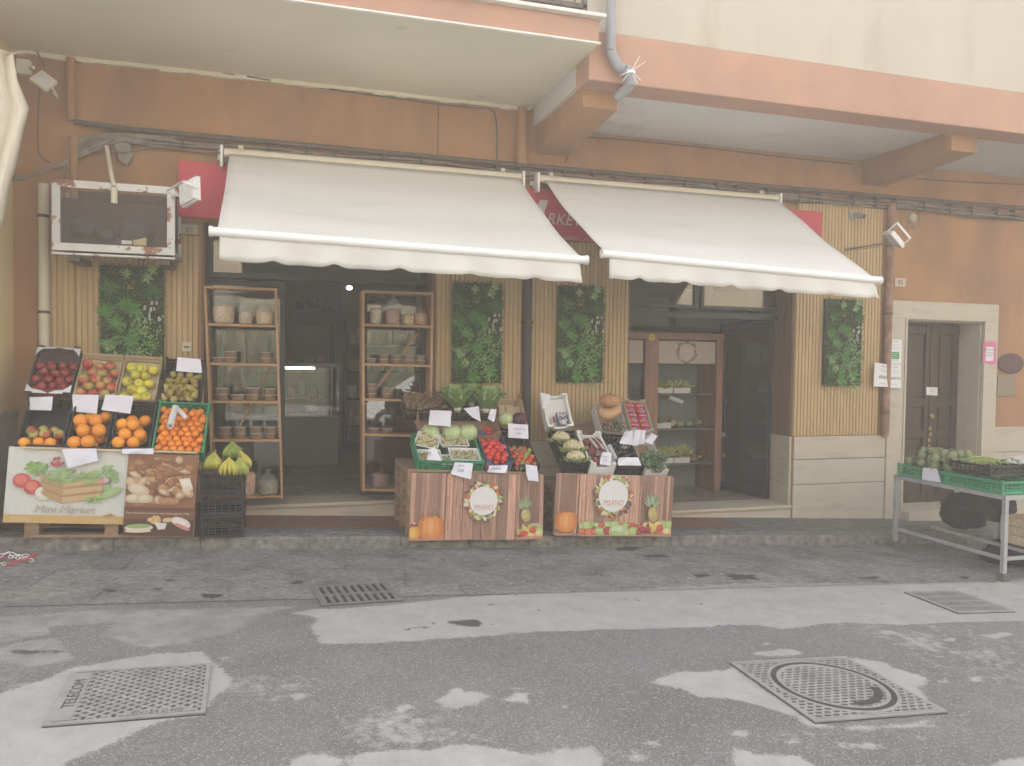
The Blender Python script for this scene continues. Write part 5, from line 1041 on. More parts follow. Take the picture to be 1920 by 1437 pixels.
for x,y,l in ((.30,.72,'top left'),(.30,.46,'middle'),(.32,.2,'front left'),(.66,.25,'front right')): rad.put(Matrix.Translation(T@Vector((w*x,L*y,-.03)))@randrot()@Matrix.Scale(.62,4),'round dark red radicchio, %s in the foam box'%l)
def long_rad(p,d,label,L_=.15):
    b=MB(); p=Vector(p); d=Vector(d).normalized()
    for k in range(6):
        s=Vector((rv(-1,1),rv(-1,1),rv(-1,1)))*.010; b.tube([p+s,p+d*L_*.4+s*1.4,p+d*L_*.8+s*1.2,p+d*L_],[.010,.014,.012,.003],7,(.60,.57,.50) if k%2 else (.20,.03,.05))
    tag(b.build('long_radicchio',vgloss,origin=p),label,'radicchio','long radicchio heads in the foam box')
for k,(x,l) in enumerate(((.55,'pale rooted radicchio head, leftmost of the long ones'),(.70,'long radicchio head with broad white ribs, middle one'),(.86,'long radicchio head with a wine red tip, rightmost'))): long_rad(T@Vector((w*x,L*.45,.005)),(T.to_3x3()@Vector((-.35,1,.12))),l,.17)
T,w,L,h=M_
aub=Proto(mk('aubergine','aubergine',lambda b:(b.tube([(0,0,-.06),(0,0,-.05),(0,0,-.02),(0,0,.03),(0,0,.06)],[.008,.028,.034,.024,.010],12,(.012,.008,.018)),b.tube([(0,0,.055),(.004,0,.085)],.006,6,(.12,.18,.06))),vgloss))
hexfill(T,w,L,.075,-.05,lambda T,x,y,z:aub.put(at(T,x,y,z),'dark glossy aubergine in the right stand crate','aubergines in the black crate'),y1=L*.85)
b=MB(); c=T@Vector((w*.55,L*.55,.0))
for k in range(9): leaf(b,c,Vector((rv(-1,1),-.3,rv(0,1))),.05,.02,(.25,.30,.25),Vector((0,-1,.3)))
tag(b.build('loose_leaves',leafm,origin=c),'few pale leaves lying on the aubergines','leaves')
T,w,L,h=N_
b=MB(); c0=T@Vector((w*.45,L*.35,.0))
for k in range(260):
    c=c0+Vector((rv(-.11,.14),rv(-.08,.05),rv(-.07,.05))); leaf(b,c,Vector((rv(-1,1),rv(-1,0),rv(-.8,.8))),rv(.03,.06),rv(.03,.045),(.09,.17,.07) if k%3 else (.15,.23,.12),Vector((0,-.7,.7)))
for k in range(8): b.tube([c0+Vector((rv(-.08,.08),0,-.03)),c0+Vector((rv(-.1,.1),-.05,-.12))],.005,6,(.32,.40,.22))
tag(b.build('broccoli_greens',leafm,origin=c0),'leafy dark green broccoli spilling over the right end carton','greens')
# foam box contents
T,w,L,h=H_
p=T@Vector((w*.34,L*.22,-.05)); b=MB(); b.tube([p+Vector((0,0,-.045)),p+Vector((0,0,-.02)),p,p+Vector((-.004,0,.035)),p+Vector((-.008,0,.06))],[.014,.03,.032,.022,.008],14,(.55,.50,.40)); b.tube([p+Vector((.004,-.022,-.02)),p+Vector((0,-.026,.01)),p+Vector((-.006,-.012,.055))],[.006,.018,.008],8,(.24,.05,.05)); tag(b.build('radicchio',vgloss,origin=p),'single pale and red radicchio head in the tall foam box','radicchio')
p=T@Vector((w*.68,L*.25,-.055)); Tp=T@Matrix.Translation((w*.68,L*.27,-.055)); o=thing('mushroom_pack','blue pack of sliced mushrooms beside the radicchio in the foam box','food pack',p,M=Tp); b=MB(Tp); b.box(-.055,.055,-.075,.075,0,.028,(.07,.09,.25)); b.build('tray',vplain,o,bevel=.003); b=MB(Tp)
for k in range(60): b.ball((rv(-.046,.046),rv(-.066,.066),.030),rv(.006,.012),random.choice([(.52,.48,.38),(.36,.30,.20),(.60,.57,.50)]),6,4,sc=(1,1,.4))
b.box(-.02,.025,-.055,-.015,.034,.037,(.6,.6,.6)); b.build('mushrooms',vmatte,o)
# pumpkins
def pumpk(p,s,sc,label,col=(.46,.24,.12)):
    b=MB(); p=Vector(p); b.ball(p,s,col,44,16,sc=sc,fn=lambda th,ph:(1+.045*abs(math.cos(ph*5.5))*math.sin(th))*(1-.25*math.exp(-(th/.35)**2))); b.tube([p+Vector((0,0,s*sc[2]*.72)),p+Vector((.01,0,s*sc[2]*1.1))],[.014,.009],7,(.26,.22,.10)); tag(b.build('pumpkin',vmatte,origin=p),label,'pumpkin')
pumpk(W(1143,752,-.50),.098,(1,1,.74),'round ribbed orange pumpkin topmost in the white carton')
p=W(1142,774,-.58); b=MB(); b.tube([p+Vector((-.11,.0,.035)),p+Vector((-.07,-.01,-.005)),p+Vector((-.01,-.015,-.02)),p+Vector((.05,-.01,.0)),p+Vector((.10,0,.04)),p+Vector((.115,0,.06))],[.03,.055,.06,.055,.04,.015],16,(.48,.28,.16)); tag(b.build('pumpkin',mat('pumpkin_skin',(.48,.27,.14),.35,9,.15),origin=p),'bent cut pumpkin in film below the round pumpkin','pumpkin')
b=MB(); c0=W(1152,798,-.60)
for k in range(110): b.ball(c0+Vector((rv(-.12,.12),rv(-.03,.03),rv(-.045,.035))),rv(.007,.012),random.choice([(.04,.05,.02),(.08,.09,.04),(.03,.03,.015),(.30,.30,.18)]),7,5)
tag(b.build('chestnut_pile',vgloss,origin=c0),'small dark glossy mushrooms heaped under the pumpkins','mushrooms',kind='stuff')
T,w,L,h=J_; o0=None
def packf():
    o=thing('snack_packet','','packet'); b=MB(); n=6; vs=[]
    for s in (1,-1):
        for j in range(n+1):
            for i in range(n+1): u,v=i/n*2-1,j/n*2-1; vs.append((u*.048,v*.030,s*.013*(1-u*u)**.6*(1-v*v*.8)**.6+.004*math.sin(u*7+v*5)*(1-u*u)*(1-v*v)))
    k=(n+1)**2; fs=[]
    for j in range(n):
        for i in range(n): a=j*(n+1)+i; fs.append((a,a+1,a+n+2,a+n+1)); fs.append((k+a,k+a+n+1,k+a+n+2,k+a+1))
    b.add(vs,fs,(.52,.045,.05),0,True); b.build('wrapper',vgloss,o); b=MB(); b.ball((0,0,.010),.024,(.06,.09,.34),14,6,sc=(1.15,.62,.30)); b.text('Noci',.018,Matrix.Translation((0,-.006,.018)),(.7,.6,.6),shear=.3,align='CENTER'); b.box(-.04,.04,-.027,-.021,.004,.009,(.72,.5,.4)); b.build('badge',vgloss,o); return o
pk=Proto(packf)
for r_ in range(6):
    for c in range(2): pk.put(T@Matrix.Translation((w*(.28+.46*c),L*(.09+r_*.165),-.025+.008*(r_%2)))@rotm('Z',rv(-.12,.12)),'red packet with blue badge in the %s column, %s from the front'%(('left','right')[c],('first','second','third','fourth','fifth','sixth')[r_]),'red packets in the carton')
for l,c,Y,lines in (('large white paper hanging over the aubergine crate',[(1170,810),(1188,807),(1194,836),(1162,832)],-.80,[('1,99',.5,.5,.2,gy)]),('middle folded white paper hanging from the red packets',[(1189,806),(1202,806),(1197,834),(1188,828)],-.82,None),('right folded white paper hanging from the red packets',[(1200,806),(1211,807),(1207,832),(1197,834)],-.80,None),
 ('white carton flap paper at the top of the broccoli carton',[(1221,812),(1233,818),(1222,834),(1209,828)],-.80,None),('blue tinted price paper on the radicchio box',[(1130,848),(1147,849),(1143,873),(1124,871)],-1.03,[('RADIC',.5,.6,.16,gy),('2,50',.5,.3,.2,gy)]),
 ('rumpled white paper lying in the aubergine crate',[(1160,858),(1197,858),(1201,873),(1159,873)],-1.03,None),('folded white paper tucked in the top of the foam box',[(1013,736),(1033,741),(1030,760),(1017,768)],-.40,None)): sheetpaper('price_paper',l,Y,c,paper_m,bend=.014,cat='price paper',lines=lines)
b=MB(); b.tube([W(1142,836,-.86),W(1155,862,-.98)],.022,12,(.42,.46,.46)); tag(b.build('bag_roll',vplain,origin=W(1155,862,-.98)),'grey green roll of bags between radicchio and aubergines','bag roll')
b=MB(XZ(W(1216,881,-1.0))); b.text('CIAK',.02,I4,(.1,.1,.12),align='CENTER'); tag(b.build('carton_print',vplain,origin=W(1216,881,-1.0)),'small dark print on the front of the broccoli carton','print')
# ------------------------------------------------------------------ bent steel table on the far right
tm=metalg; zt=.375
t=thing('steel_table','grey steel tube table holding the artichokes at the right edge','table',(6.8,-1.68,zr(6.8)))
X0,X1,Y0,Y1=6.165,7.6,-2.32,-1.05
for x in (X0,X1):
    for y in (Y0,Y1): b=MB(); b.box(x,x+.04,y,y+.04,zr(x)+.06,zt-.02); l=b.build('leg',tm,t,bevel=.003); b=MB(); b.box(x-.02,x+.06,y-.02,y+.06,zr(x),zr(x)+.07,(.12,.11,.10)); b.build('foot_block',vmatte,l,bevel=.006)
for z in (zt-.045,):
    for q in ((X0,X0+.04,Y0+.041,Y1-.001),(X1,X1+.04,Y0+.041,Y1-.001),(X0,X1+.04,Y0-.001,Y0+.039),(X0,X1+.04,Y1+.001,Y1+.041)): b=MB(); b.box(*q,z+.026,z+.066); b.build('top_rail',tm,t,bevel=.002)
for q in ((X0+.003,X0+.033,Y0+.041,Y1-.001),(X1,X1+.03,Y0+.041,Y1-.001),(X0+.041,X1-.001,Y0+.003,Y0+.033),(X0+.45,X0+.48,Y0+.034,Y1)): b=MB(); b.box(*q,-.185,-.155,sl=0); b.build('lower_rail',tm,t,bevel=.002)
b=MB(); b.box(X0+.041,X1-.001,Y0+.041,Y1-.001,zt+.0,zt+.012,(.20,.20,.20)); b.build('top_plate',vmatte,t)
def gcrate(x0,y0,w_,l_,z,h,kind,label,group): b,m=crate_mesh(Matrix.Translation((x0,y0,z+h)),w_,l_,h,kind); tag(b.build('crate',m,origin=(x0,y0,z)),label,'crate',group)
zc=zt+.026
gcrate(6.17,-1.66,.42,.60,zc,.115,'green','green crate of artichokes at the far end of the steel table','crates on the steel table'); gcrate(6.17,-2.28,.42,.60,zc,.115,'green','green crate at the near end of the table under the black crate','crates on the steel table')
gcrate(6.20,-2.12,.40,.44,zc+.135,.10,'black','black crate of green beans set on the near green crate','crates on the steel table')
gcrate(6.62,-2.2,.42,.6,zc,.115,'green','green crate under the bagged goods at the right edge','crates on the steel table')
gcrate(6.62,-2.15,.40,.5,zc+.12,.10,'black','black crate with a clear plastic bag at the right edge','crates on the steel table')
def artf(b):
    b.ball((0,0,0),.037,(.24,.28,.14),12,8,sc=(1,1,1.12))
    for r_ in range(6):
        for k in range(9):
            a=2*math.pi*(k+.5*(r_%2))/9; th=2.5-r_*.42; d=Vector((math.sin(th)*math.cos(a),math.sin(th)*math.sin(a),math.cos(th))); p=d*.037; b_=Vector((math.sin(th-.75)*math.cos(a),math.sin(th-.75)*math.sin(a),math.cos(th-.75)))*.0435; s=d.cross(Vector((0,0,1))).normalized()*.015
            b.add([p-s,p+s,b_],[(0,1,2)],jit((.34,.38,.22),.22)); b.add([p-s,b_,p+s],[(0,1,2)],(.30,.34,.19))
    b.tube([(0,0,-.03),(.004,0,-.08)],.006,6,(.22,.26,.12))
art=Proto(mk('artichoke','artichoke',artf,vmatte))
for lv,(z,n_) in enumerate(((.05,0),(.11,.03),(.17,.09))):
    hexfill(Matrix.Translation((6.17+n_*.4,-1.72,zc+.095+z)),.40-n_*.8,.64-n_*1.1,.098,0,lambda T,x,y,z:art.put(T@Matrix.Translation((x,y,z))@Matrix.Scale(1.22,4)@rotm('X',rv(-1.2,1.2))@rotm('Y',rv(-1.2,1.2)),'green artichoke heaped in the green crate','artichokes in the green crate'),y0=n_*.5)
b=MB(); c=Vector((6.40,-1.9,zc+.25))
for k in range(60): a=c+Vector((rv(-.14,.14),rv(-.15,.15),rv(-.02,.02))); d=Vector((rv(-.3,.6),rv(-1,.2),rv(-.15,.1))).normalized(); b.tube([a-d*.07,a+Vector((0,0,.008)),a+d*.07],[.002,.006,.002],5,jit((.34,.42,.12),.15))
tag(b.build('green_beans',vgloss,origin=c),'pale green beans heaped in the black crate','beans',kind='stuff')
b=MB(); c=Vector((6.82,-1.9,zc+.25)); b.ball(c,.13,(1,1,1),26,14,sc=(1.3,1.1,.55),fn=lambda th,ph:1+.12*math.sin(5*ph+3*th)+.07*math.sin(11*ph-4*th)); tag(b.build('plastic_bag',plastic_bag,origin=c),'puffed clear plastic bag in the black crate at the right edge','bag')
for k in range(14): b=MB(); c=Vector((6.82+rv(-.12,.12),-1.9+rv(-.12,.12),zc+.19+rv(0,.04)));b.ball(c,.03,(.55,.58,.50),8,6); tag(b.build('fennel',vgloss,origin=c),'pale vegetable inside the puffed clear bag','vegetable','pale vegetables in the bag')
sheetpaper('price_paper','white price paper with a torn corner on the green artichoke crate',-1.5,[(1731,877),(1757,879),(1763,905),(1729,900)],paper_m,bend=.006,cat='price paper',dy=tuple(WP(a,b__,6.155).y for a,b__ in ((1731,877),(1757,879),(1763,905),(1729,900))))
def sack(c,sc,label,seed):
    q=random.Random(seed); a,b1=q.uniform(0,6),q.uniform(0,6); b=MB(); b.ball(c,1,(.011,.011,.013),36,22,sc=sc,fn=lambda th,ph:1+.12*math.sin(3*ph+a+2*th)+.09*math.sin(7*ph-3*th+b1)+.05*math.sin(15*ph+9*th)); tag(b.build('rubbish_bag',mat('black_bag',(.011,.011,.013),.85,6,.2,.9,14),origin=(c[0],c[1],c[2]-sc[2])),label,'bag')
sack((7.12,-1.0,-.03),(.25,.22,.17),'large black plastic bag under the table, left one',1); sack((7.55,-.95,.04),(.24,.2,.18),'black plastic bag behind the large one under the table',2); sack((7.2,-2.0,.12),(.22,.2,.16),'black plastic bag on the wooden crate under the table',3); sack((7.0,-1.75,-.30),(.34,.25,.12),'flattened black bag lying on the paving under the table',4)
b,m=crate_mesh(Matrix.Translation((6.62,-2.22,.13)),.5,.34,.26,'wood'); tag(b.build('crate',m,origin=(6.62,-2.22,-.13),bevel=.0015,seg=1),'pale wooden crate standing on the lower rail of the steel table','crate')
# ------------------------------------------------------------------ racks with dry goods
def rack(label,TL,TR,BR,BL,Yb,shelf_y,ybf,dep=.26,flip=1):
    A0,A1,B1,B0=W(*TL,ybf),W(*TR,ybf),W(*BR,Yb),W(*BL,Yb)
    o=thing('shelf_rack',label,'shelf',(B0+B1)/2); t=.022; d=Vector((0,dep,0))
    def plank(p,q,nm,m,ww=t): 
        b=MB(); x=(q-p).normalized(); n=x.cross(Vector((0,1,0))).normalized()*ww/2
        b.add([p-n,p+n,q+n,q-n,p-n+d,p+n+d,q+n+d,q-n+d],[(0,1,2,3),(7,6,5,4),(0,4,5,1),(1,5,6,2),(2,6,7,3),(3,7,4,0)]); b.build(nm,m,o,bevel=.002,seg=1)
    plank(B0,A0,'side_panel',pinev); plank(B1,A1,'side_panel',pinev)
    plank(A0+Vector((t/2,.001,-.01)),A1+Vector((-t/2,.001,-.01)),'top',pine); S=[]
    for y in shelf_y:
        f=(y-TL[1])/(BL[1]-TL[1]); p=A0.lerp(B0,f)+Vector((t/2+.001,.002,0)); q=A1.lerp(B1,f)+Vector((-t/2-.001,.002,0)); plank(p,q,'shelf',pine); S.append((p,q))
    b=MB(); b.bar(A1.lerp(B1,.35 if flip<0 else .3)+Vector((0,dep+.012,0)) if flip>0 else A1.lerp(B1,.2)+Vector((-.1,dep+.012,0)),A0.lerp(B0,.85)+Vector((.05,dep+.012,0)) if flip>0 else A0.lerp(B0,.6)+Vector((0,dep+.012,0)),.045,.02); b.build('diagonal_brace',pine,o)
    return S
SL_=rack('open pine rack leaning left of the doorway with bags and tubs',(384,536),(517,541),(529,936),(400,938),-.19,[608,682,753,826,934],-.16)
SR_=rack('open pine rack right of the doorway with bags and tubs',(681,545),(811,549),(806,925),(682,922),-.19,[609,683,749,815,919],-.16,flip=-1)
nutm=mat('nuts',None,.6,90,.5,.6,90,rnd=.12)
def tubf():
    o=thing('plastic_tub','','tub'); b=MB(); b.lathe([(0,0),(.0475,0),(.0495,.036),(.048,.04),(0,.041)],18,(.20,.12,.06)); b.build('contents',nutm,o); b=MB(); b.lathe([(.052,.040),(.052,.043),(.044,.046),(0,.046)],18,(.5,.5,.5)); b.build('lid',plastic_bag,o)
    b=MB(); b.lathe([(.0525,.0395),(.0525,.0430)],18,(.52,.50,.45)); b.build('rim',vplain,o); return o
tub=Proto(tubf); WN=('topmost','second','third','fourth','lowest')
def tubs(S,si,rackn,items,col=None):
    p,q=S[si]
    for ix,(u,n_,s) in enumerate(items):
        for k in range(n_): c=p.lerp(q,u)+Vector((0,.09,.013+k*.0545*s)); tub.put(Matrix.Translation(c)@Matrix.Scale(s*1.16,4),'%stub of nuts, %s from the left on the %s shelf of the %s rack'%('' if n_==1 else ('lower ','upper ')[k] if n_==2 else ('bottom ','middle ','top ')[k],('first','second','third','fourth','fifth')[ix],WN[si],rackn),'tubs on the %s shelf of the %s rack'%(WN[si],rackn))
tubs(SL_,1,'left',[(.12,1,1),(.30,2,1),(.84,2,1)]); tubs(SL_,2,'left',[(.15,2,1.05),(.38,1,1.05),(.62,2,1.1),(.88,2,1.05)]); tubs(SL_,3,'left',[(.18,2,.98),(.40,2,1),(.64,2,1),(.87,2,1)])
tubs(SR_,1,'right',[(.10,1,.9),(.31,2,.82),(.50,2,.82),(.69,2,.82),(.87,2,.82)]); tubs(SR_,2,'right',[(.12,3,.86),(.36,2,.9)]); tubs(SR_,3,'right',[(.16,1,.9),(.36,1,.9)])
def bag(p,w_,h_,hf,col,label,tie=True,mt=None):
    o=thing('grain_bag',label,'bag',p); T=Matrix.Translation(p); b=MB(T); r=w_/2
    b.lathe([(0,.002),(r*.75,.002),(r*.93,h_*.12*hf),(r,h_*hf*.5),(r*.97,h_*hf*.9),(r*.6,h_*hf*1.02),(0,h_*hf*1.04)],18,col,wob=.04); b.build('contents',mt or nutm,o)
    b=MB(T); pr=[(r*.78,.0),(r*.96,h_*.12*hf),(r*1.03,h_*hf*.5),(r*1.0,h_*hf*.95)]
    pr+=([(r*.55,h_*.80),(r*.12,h_*.87),(r*.22,h_*.95),(r*.34,h_)] if tie else [(r*1.0,h_*.8),(r*.85,h_)]); b.lathe(pr,18,wob=.10); b.build('film',plastic_bag,o); return o
def shp(S,i,u,dy=.10): p,q=S[i]; return p.lerp(q,u)+Vector((0,dy,.012))
oat=(.56,.44,.26)
bag(shp(SL_,0,.22),.19,.33,.52,(.50,.38,.25),'large clear bag of puffed grain, leftmost on the top shelf of the left rack',False); bag(shp(SL_,0,.55),.125,.20,.6,(.46,.37,.26),'small clear bag of seeds in the middle of the left rack top shelf',False); bag(shp(SL_,0,.84),.155,.23,.55,(.60,.46,.22),'tied clear bag of yellow cereal on the left rack top shelf')
bag(shp(SR_,0,.18),.11,.19,.8,(.52,.47,.34),'slim bag of pale grain, leftmost on the right rack top shelf',False); bag(shp(SR_,0,.45),.155,.30,.5,(.40,.24,.18),'tied bag of pinkish beans on the right rack top shelf'); bag(shp(SR_,0,.66,.03),.11,.13,.8,(.46,.30,.18),'small bag of mixed legumes between two larger bags'); bag(shp(SR_,0,.86),.15,.19,.62,(.36,.21,.13),'tied bag of brown lentils, rightmost on the right rack top shelf')
bag(shp(SL_,4,.48,.05),.15,.25,.85,(.52,.26,.17),'pink bag of lentils standing on the lowest shelf of the left rack'); bag(shp(SL_,4,.80,.08),.19,.23,.6,(.27,.25,.15),'round bag of greenish lentils on the lowest shelf of the left rack')
bag(shp(SR_,4,.25,.08),.17,.17,.85,(.19,.10,.08),'left one of two bags of dark beans on the lowest shelf of the right rack'); bag(shp(SR_,4,.62,.08),.18,.18,.85,(.19,.10,.08),'right one of two bags of dark beans on the lowest shelf of the right rack')
# ------------------------------------------------------------------ inside the left shop
def ibox(name,label,cat,x0,x1,y0,y1,z0,z1,col,m=None,parts=None,group=None,bevel=.004):
    o=thing(name,label,cat,((x0+x1)/2,y0,z0),group); b=MB(); b.box(x0,x1,y0,y1,z0,z1,col); b.build('body',m or vmatte,o,bevel=bevel)
    for nm,q,c in (parts or []): b=MB(); b.box(*q,c); b.build(nm,vplain,o)
    return o
FL=SILL1
c0,c1=W(527,640,3.2),W(600,640,3.2)
o=thing('deli_counter','glass fronted deli counter with a lit tube deep inside the left shop','counter',(.2,2.6,FL)); 
b=MB(); b.box(-.6,.72,2.6,3.2,FL,.78,(.30,.30,.29)); b.build('base',vmatte,o,bevel=.01); b=MB(); b.box(-.6,.72,2.6,3.2,1.42,1.46,(.55,.55,.55)); b.build('canopy',vplain,o); b=MB(); b.box(-.6,.72,2.6,2.61,.79,1.41); b.build('front_glass',glass,o)
b=MB(); b.tube([(W(526,695,2.66).x,2.66,1.40),(W(590,695,2.66).x,2.66,1.40)],.012,8); b.build('light_tube',mat('lit_tube',(.9,.9,1),.4,emit=(.85,.88,1),es=5),o)
b=MB()
for k in range(16): b.ball((rv(-.5,.65),rv(2.8,3.1),.84),rv(.05,.09),random.choice([(.4,.2,.15),(.5,.45,.3),(.3,.12,.1),(.5,.5,.45)]),8,6,sc=(1.3,1,.7))
b.build('deli_goods',vmatte,o)
ibox('wall_poster','pale fruit poster on the back wall of the left shop','poster',W(557,525,5.3).x,W(640,525,5.3).x,5.30,5.34,W(600,612,5.3).z,W(600,528,5.3).z,(.26,.28,.29))
b=MB()
for k in range(9): b.ball((W(590,580,5.28).x+rv(-.25,.3),5.285,W(590,575,5.28).z+rv(-.22,.22)),rv(.03,.08),(.10,.11,.12),8,5,sc=(1,.05,1))
b.build('print',vplain,[x for x in COL.objects if x.get('label','').startswith('pale fruit poster')][0])
ibox('drinks_fridge','tall drinks fridge in the back left of the shop','fridge',-1.45,-.75,3.6,4.3,FL,2.15,(.20,.21,.22),parts=[('door',(-1.42,-.78,3.59,3.599,FL+.1,2.05),(.05,.06,.07))])
q=random.Random(8)
for si,(x0,x1,y,zz) in enumerate(((.9,2.1,3.9,(.55,.95,1.35,1.75)),(-.55,.8,5.0,(.5,.9,1.3)))):
    o=thing('grocery_shelf','dark grocery shelf %s of the left shop'%('along the right side' if si==0 else 'against the back wall'),'shelf',((x0+x1)/2,y,FL)); b=MB()
    for z in zz: b.box(x0,x1,y,y+.35,z-.03,z,(.10,.08,.07))
    b.box(x0,x0+.03,y,y+.35,FL,2.1,(.10,.08,.07)); b.box(x1-.03,x1,y,y+.35,FL,2.1,(.10,.08,.07)); b.build('frame',vmatte,o)
    for z in zz:
        x=x0+.05
        while x<x1-.12:
            w_=q.uniform(.06,.12); h_=q.uniform(.12,.26); c=q.choice([(.5,.42,.28),(.45,.10,.08),(.18,.30,.18),(.2,.24,.4),(.6,.56,.5),(.55,.3,.1)]); b=MB(); b.box(x,x+w_,y-.0,y+.14,z+.001,z+h_,c); tag(b.build('grocery_box',vmatte,origin=(x,y,z)),'packaged goods on the dark shelf %s'%('on the right side of the shop' if si==0 else 'against the shop back wall'),'package','packages on the shop shelves'); x+=w_+q.uniform(.005,.05)
b=MB(); b.box(1.0,1.55,1.7,2.2,FL,.85,(.16,.06,.055)); tag(b.build('red_display_box',vmatte,origin=(1.2,1.7,FL),bevel=.01),'dark red display box right inside the shop door','box')
for x,z,l in ((W(655,540,4).x,W(655,540,4).z,'small bright spot lamp high at the back right of the shop'),): b=MB(); b.ball((x,4,z),.03,(1,1,1),10,8,sc=(1.5,1,1)); tag(b.build('spot_lamp',mat('lit_lamp',(1,1,1),.4,emit=(1,1,1),es=3),origin=(x,4,z)),l,'lamp')
# ------------------------------------------------------------------ inside the right shop
FR=SILL2; cy=1.0
def WX(px,py,Y=cy): p=W(px,py,Y); return p.x,p.z
o=thing('display_cabinet','brown wooden display cabinet with wreath header inside the right shop','cabinet',(4.7,cy,FR))
xa=WX(1183,700)[0]; xp0,xp1=WX(1208,700)[0],WX(1233,700)[0]; xr0,xr1=WX(1342,700)[0],WX(1354,700)[0]; xe=WX(1455,700)[0]+.2; zt_=WX(1270,624)[1]; zh=WX(1270,637)[1]; zb_=WX(1270,682)[1]
b=MB(); b.box(xa-.4,xr1+.02,cy,cy+.5,zh,zt_); b.build('top_beam',brownwood,o,bevel=.005)
b=MB(); b.box(xp0,xp1,cy-.02,cy+.08,FR,zh); b.build('post',brownwood,o,bevel=.004); b=MB(); b.box(xr0,xr1,cy-.02,cy+.5,FR,zh); b.build('post',brownwood,o,bevel=.004)
for x0,x1 in ((xa-.3,xp0-.02),(xp1+.01,xr0-.01)): b=MB(); b.box(x0,x1,cy+.0,cy+.02,zb_,zh-.02,(.50,.44,.36)); b.build('header_panel',vplain,o,bevel=.003)
b=MB(); cx_,cz_=WX(1288,660); 
for k in range(26): a=k*.2417; b.ball((cx_+.125*math.cos(a)*rv(.9,1.15),cy-.003,cz_+.125*math.sin(a)*rv(.9,1.15)),rv(.010,.022),random.choice([(.30,.16,.10),(.24,.20,.10),(.34,.24,.16)]),6,4,sc=(1,.1,1))
b.lathe([(0,0),(.095,0)],24,(.54,.49,.42),c=(0,0,0)); b.v[-48:]=[Vector((cx_+v.x,cy-.002,cz_+v.y)) for v in b.v[-48:]]; b.build('wreath_emblem',vplain,o)
b=MB(); b.box(xa-.3,xr0,cy+.45,cy+.47,FR,zb_,(.20,.23,.22)); b.build('back_panel',vplain,o)
gmt=(.14,.13,.12)
for si,py in enumerate((738,804,870)):
    z=WX(1270,py)[1]; b=MB(); b.box(xp1+.01,xr0-.01,cy+.02,cy+.44,z-.02,z,gmt); b.build('shelf',vmatte,o)
    for k,(ua,ub) in enumerate(((.02,.30),(.32,.60)) if si==0 else (((.04,.28),) if si==1 else ((.05,.33),(.35,.62)))):
        x0=xp1+(xr0-xp1)*ua; x1=xp1+(xr0-xp1)*ub; l='%s tray on the %s shelf of the display cabinet'%(('white left','white right')[k],('top','middle','lowest')[si]); T_=thing('produce_tray',l,'tray',((x0+x1)/2,cy+.1,z)); b=MB(); b.box(x0,x1,cy+.05,cy+.3,z+.001,z+.07,(.62,.60,.56)); b.build('tray',vplain,T_,bevel=.003); b=MB()
        for i in range(70 if si==2 else 40): leaf(b,Vector((rv(x0,x1),cy+rv(.04,.25),z+.07+rv(0,.09 if si==2 else .02))),Vector((rv(-1,1),-.5,rv(-.1,1))),rv(.06,.14),.035,(.42,.46,.14) if si!=1 else (.2,.22,.12),Vector((0,-1,.2)))
        b.build('greens',leafm,T_)
b=MB(); b.tube([(WX(1258,746)[0],cy+.05,WX(1258,746)[1]),(WX(1283,755)[0],cy+.05,WX(1283,755)[1])],.028,12,(.55,.54,.52)); tag(b.build('paper_roll',vplain,origin=(WX(1270,750)[0],cy+.05,WX(1270,750)[1])),'pale paper roll hanging in front of the display cabinet','paper roll')
b=MB(XZ(W(1222,633,cy-.03))); b.lathe([(0,.004),(.045,.004),(.047,0)],20,(.60,.42,.08)); b.ball((-.012,.012,.005),.006,(.1,.08,.03),6,4); b.ball((.012,.012,.005),.006,(.1,.08,.03),6,4); tag(b.build('round_sticker',vplain,origin=W(1222,633,cy-.03)),'round yellow smiling sticker on the cabinet post','sticker')
o=thing('drinks_fridge','dark fridge with pale packs beside the open glass door','fridge',(5.7,1.2,FR)); b=MB(); b.box(5.45,6.3,1.15,1.8,FR,1.75,(.045,.035,.03)); b.build('body',vmatte,o,bevel=.01); b=MB(); b.box(5.55,6.2,1.14,1.149,1.12,1.70,(.16,.18,.175)); b.build('header',vplain,o)
for k,(px,py,w_,h_,a) in enumerate(((1405,745,.17,.13,.1),(1432,743,.14,.16,0),(1412,812,.11,.12,-.2),(1399,775,.16,.05,0))): p=W(px,py,1.10); b=MB(XZ(p)@rotm('Z',a)); b.box(-w_/2,w_/2,-h_/2,h_/2,0,.012,(.34,.32,.29)); tag(b.build('price_card',vplain,origin=p),'pale card on the dark fridge in the right shop, %s'%('upper left','upper right','lowest, tilted','narrow one in the middle')[k],'card')
for k,(x0,x1,z0,z1,c) in enumerate(((3.3,4.2,2.05,2.35,(.13,.07,.05)),(4.3,4.9,2.0,2.4,(.17,.20,.20)),(5.0,6.1,2.0,2.5,(.20,.21,.20)))): b=MB(); b.box(x0,x1,1.6,2.4,z0,z1,c); tag(b.build('storage_box',vmatte,origin=(x0,1.6,z0),bevel=.01),('dark brown box','grey green box','large pale grey box')[k]+' stored above the display cabinet','box')
q=random.Random(21)
for k in range(9):
    x=xp1+.06+k*(xr0-xp1-.12)/9; z=WX(1270,738)[1]; 
    if k in (0,1,2,3,4,5): b=MB(); b.lathe([(0,0),(.022,0),(.024,.09),(.010,.12),(.010,.15),(0,.15)],10,q.choice([(.10,.08,.05),(.5,.5,.46),(.2,.1,.05),(.45,.42,.3)]),c=(x,cy+.36,z)); tag(b.build('bottle',vgloss,origin=(x,cy+.36,z)),'small jar or bottle at the back of the top cabinet shelf','bottle','bottles on the top cabinet shelf')
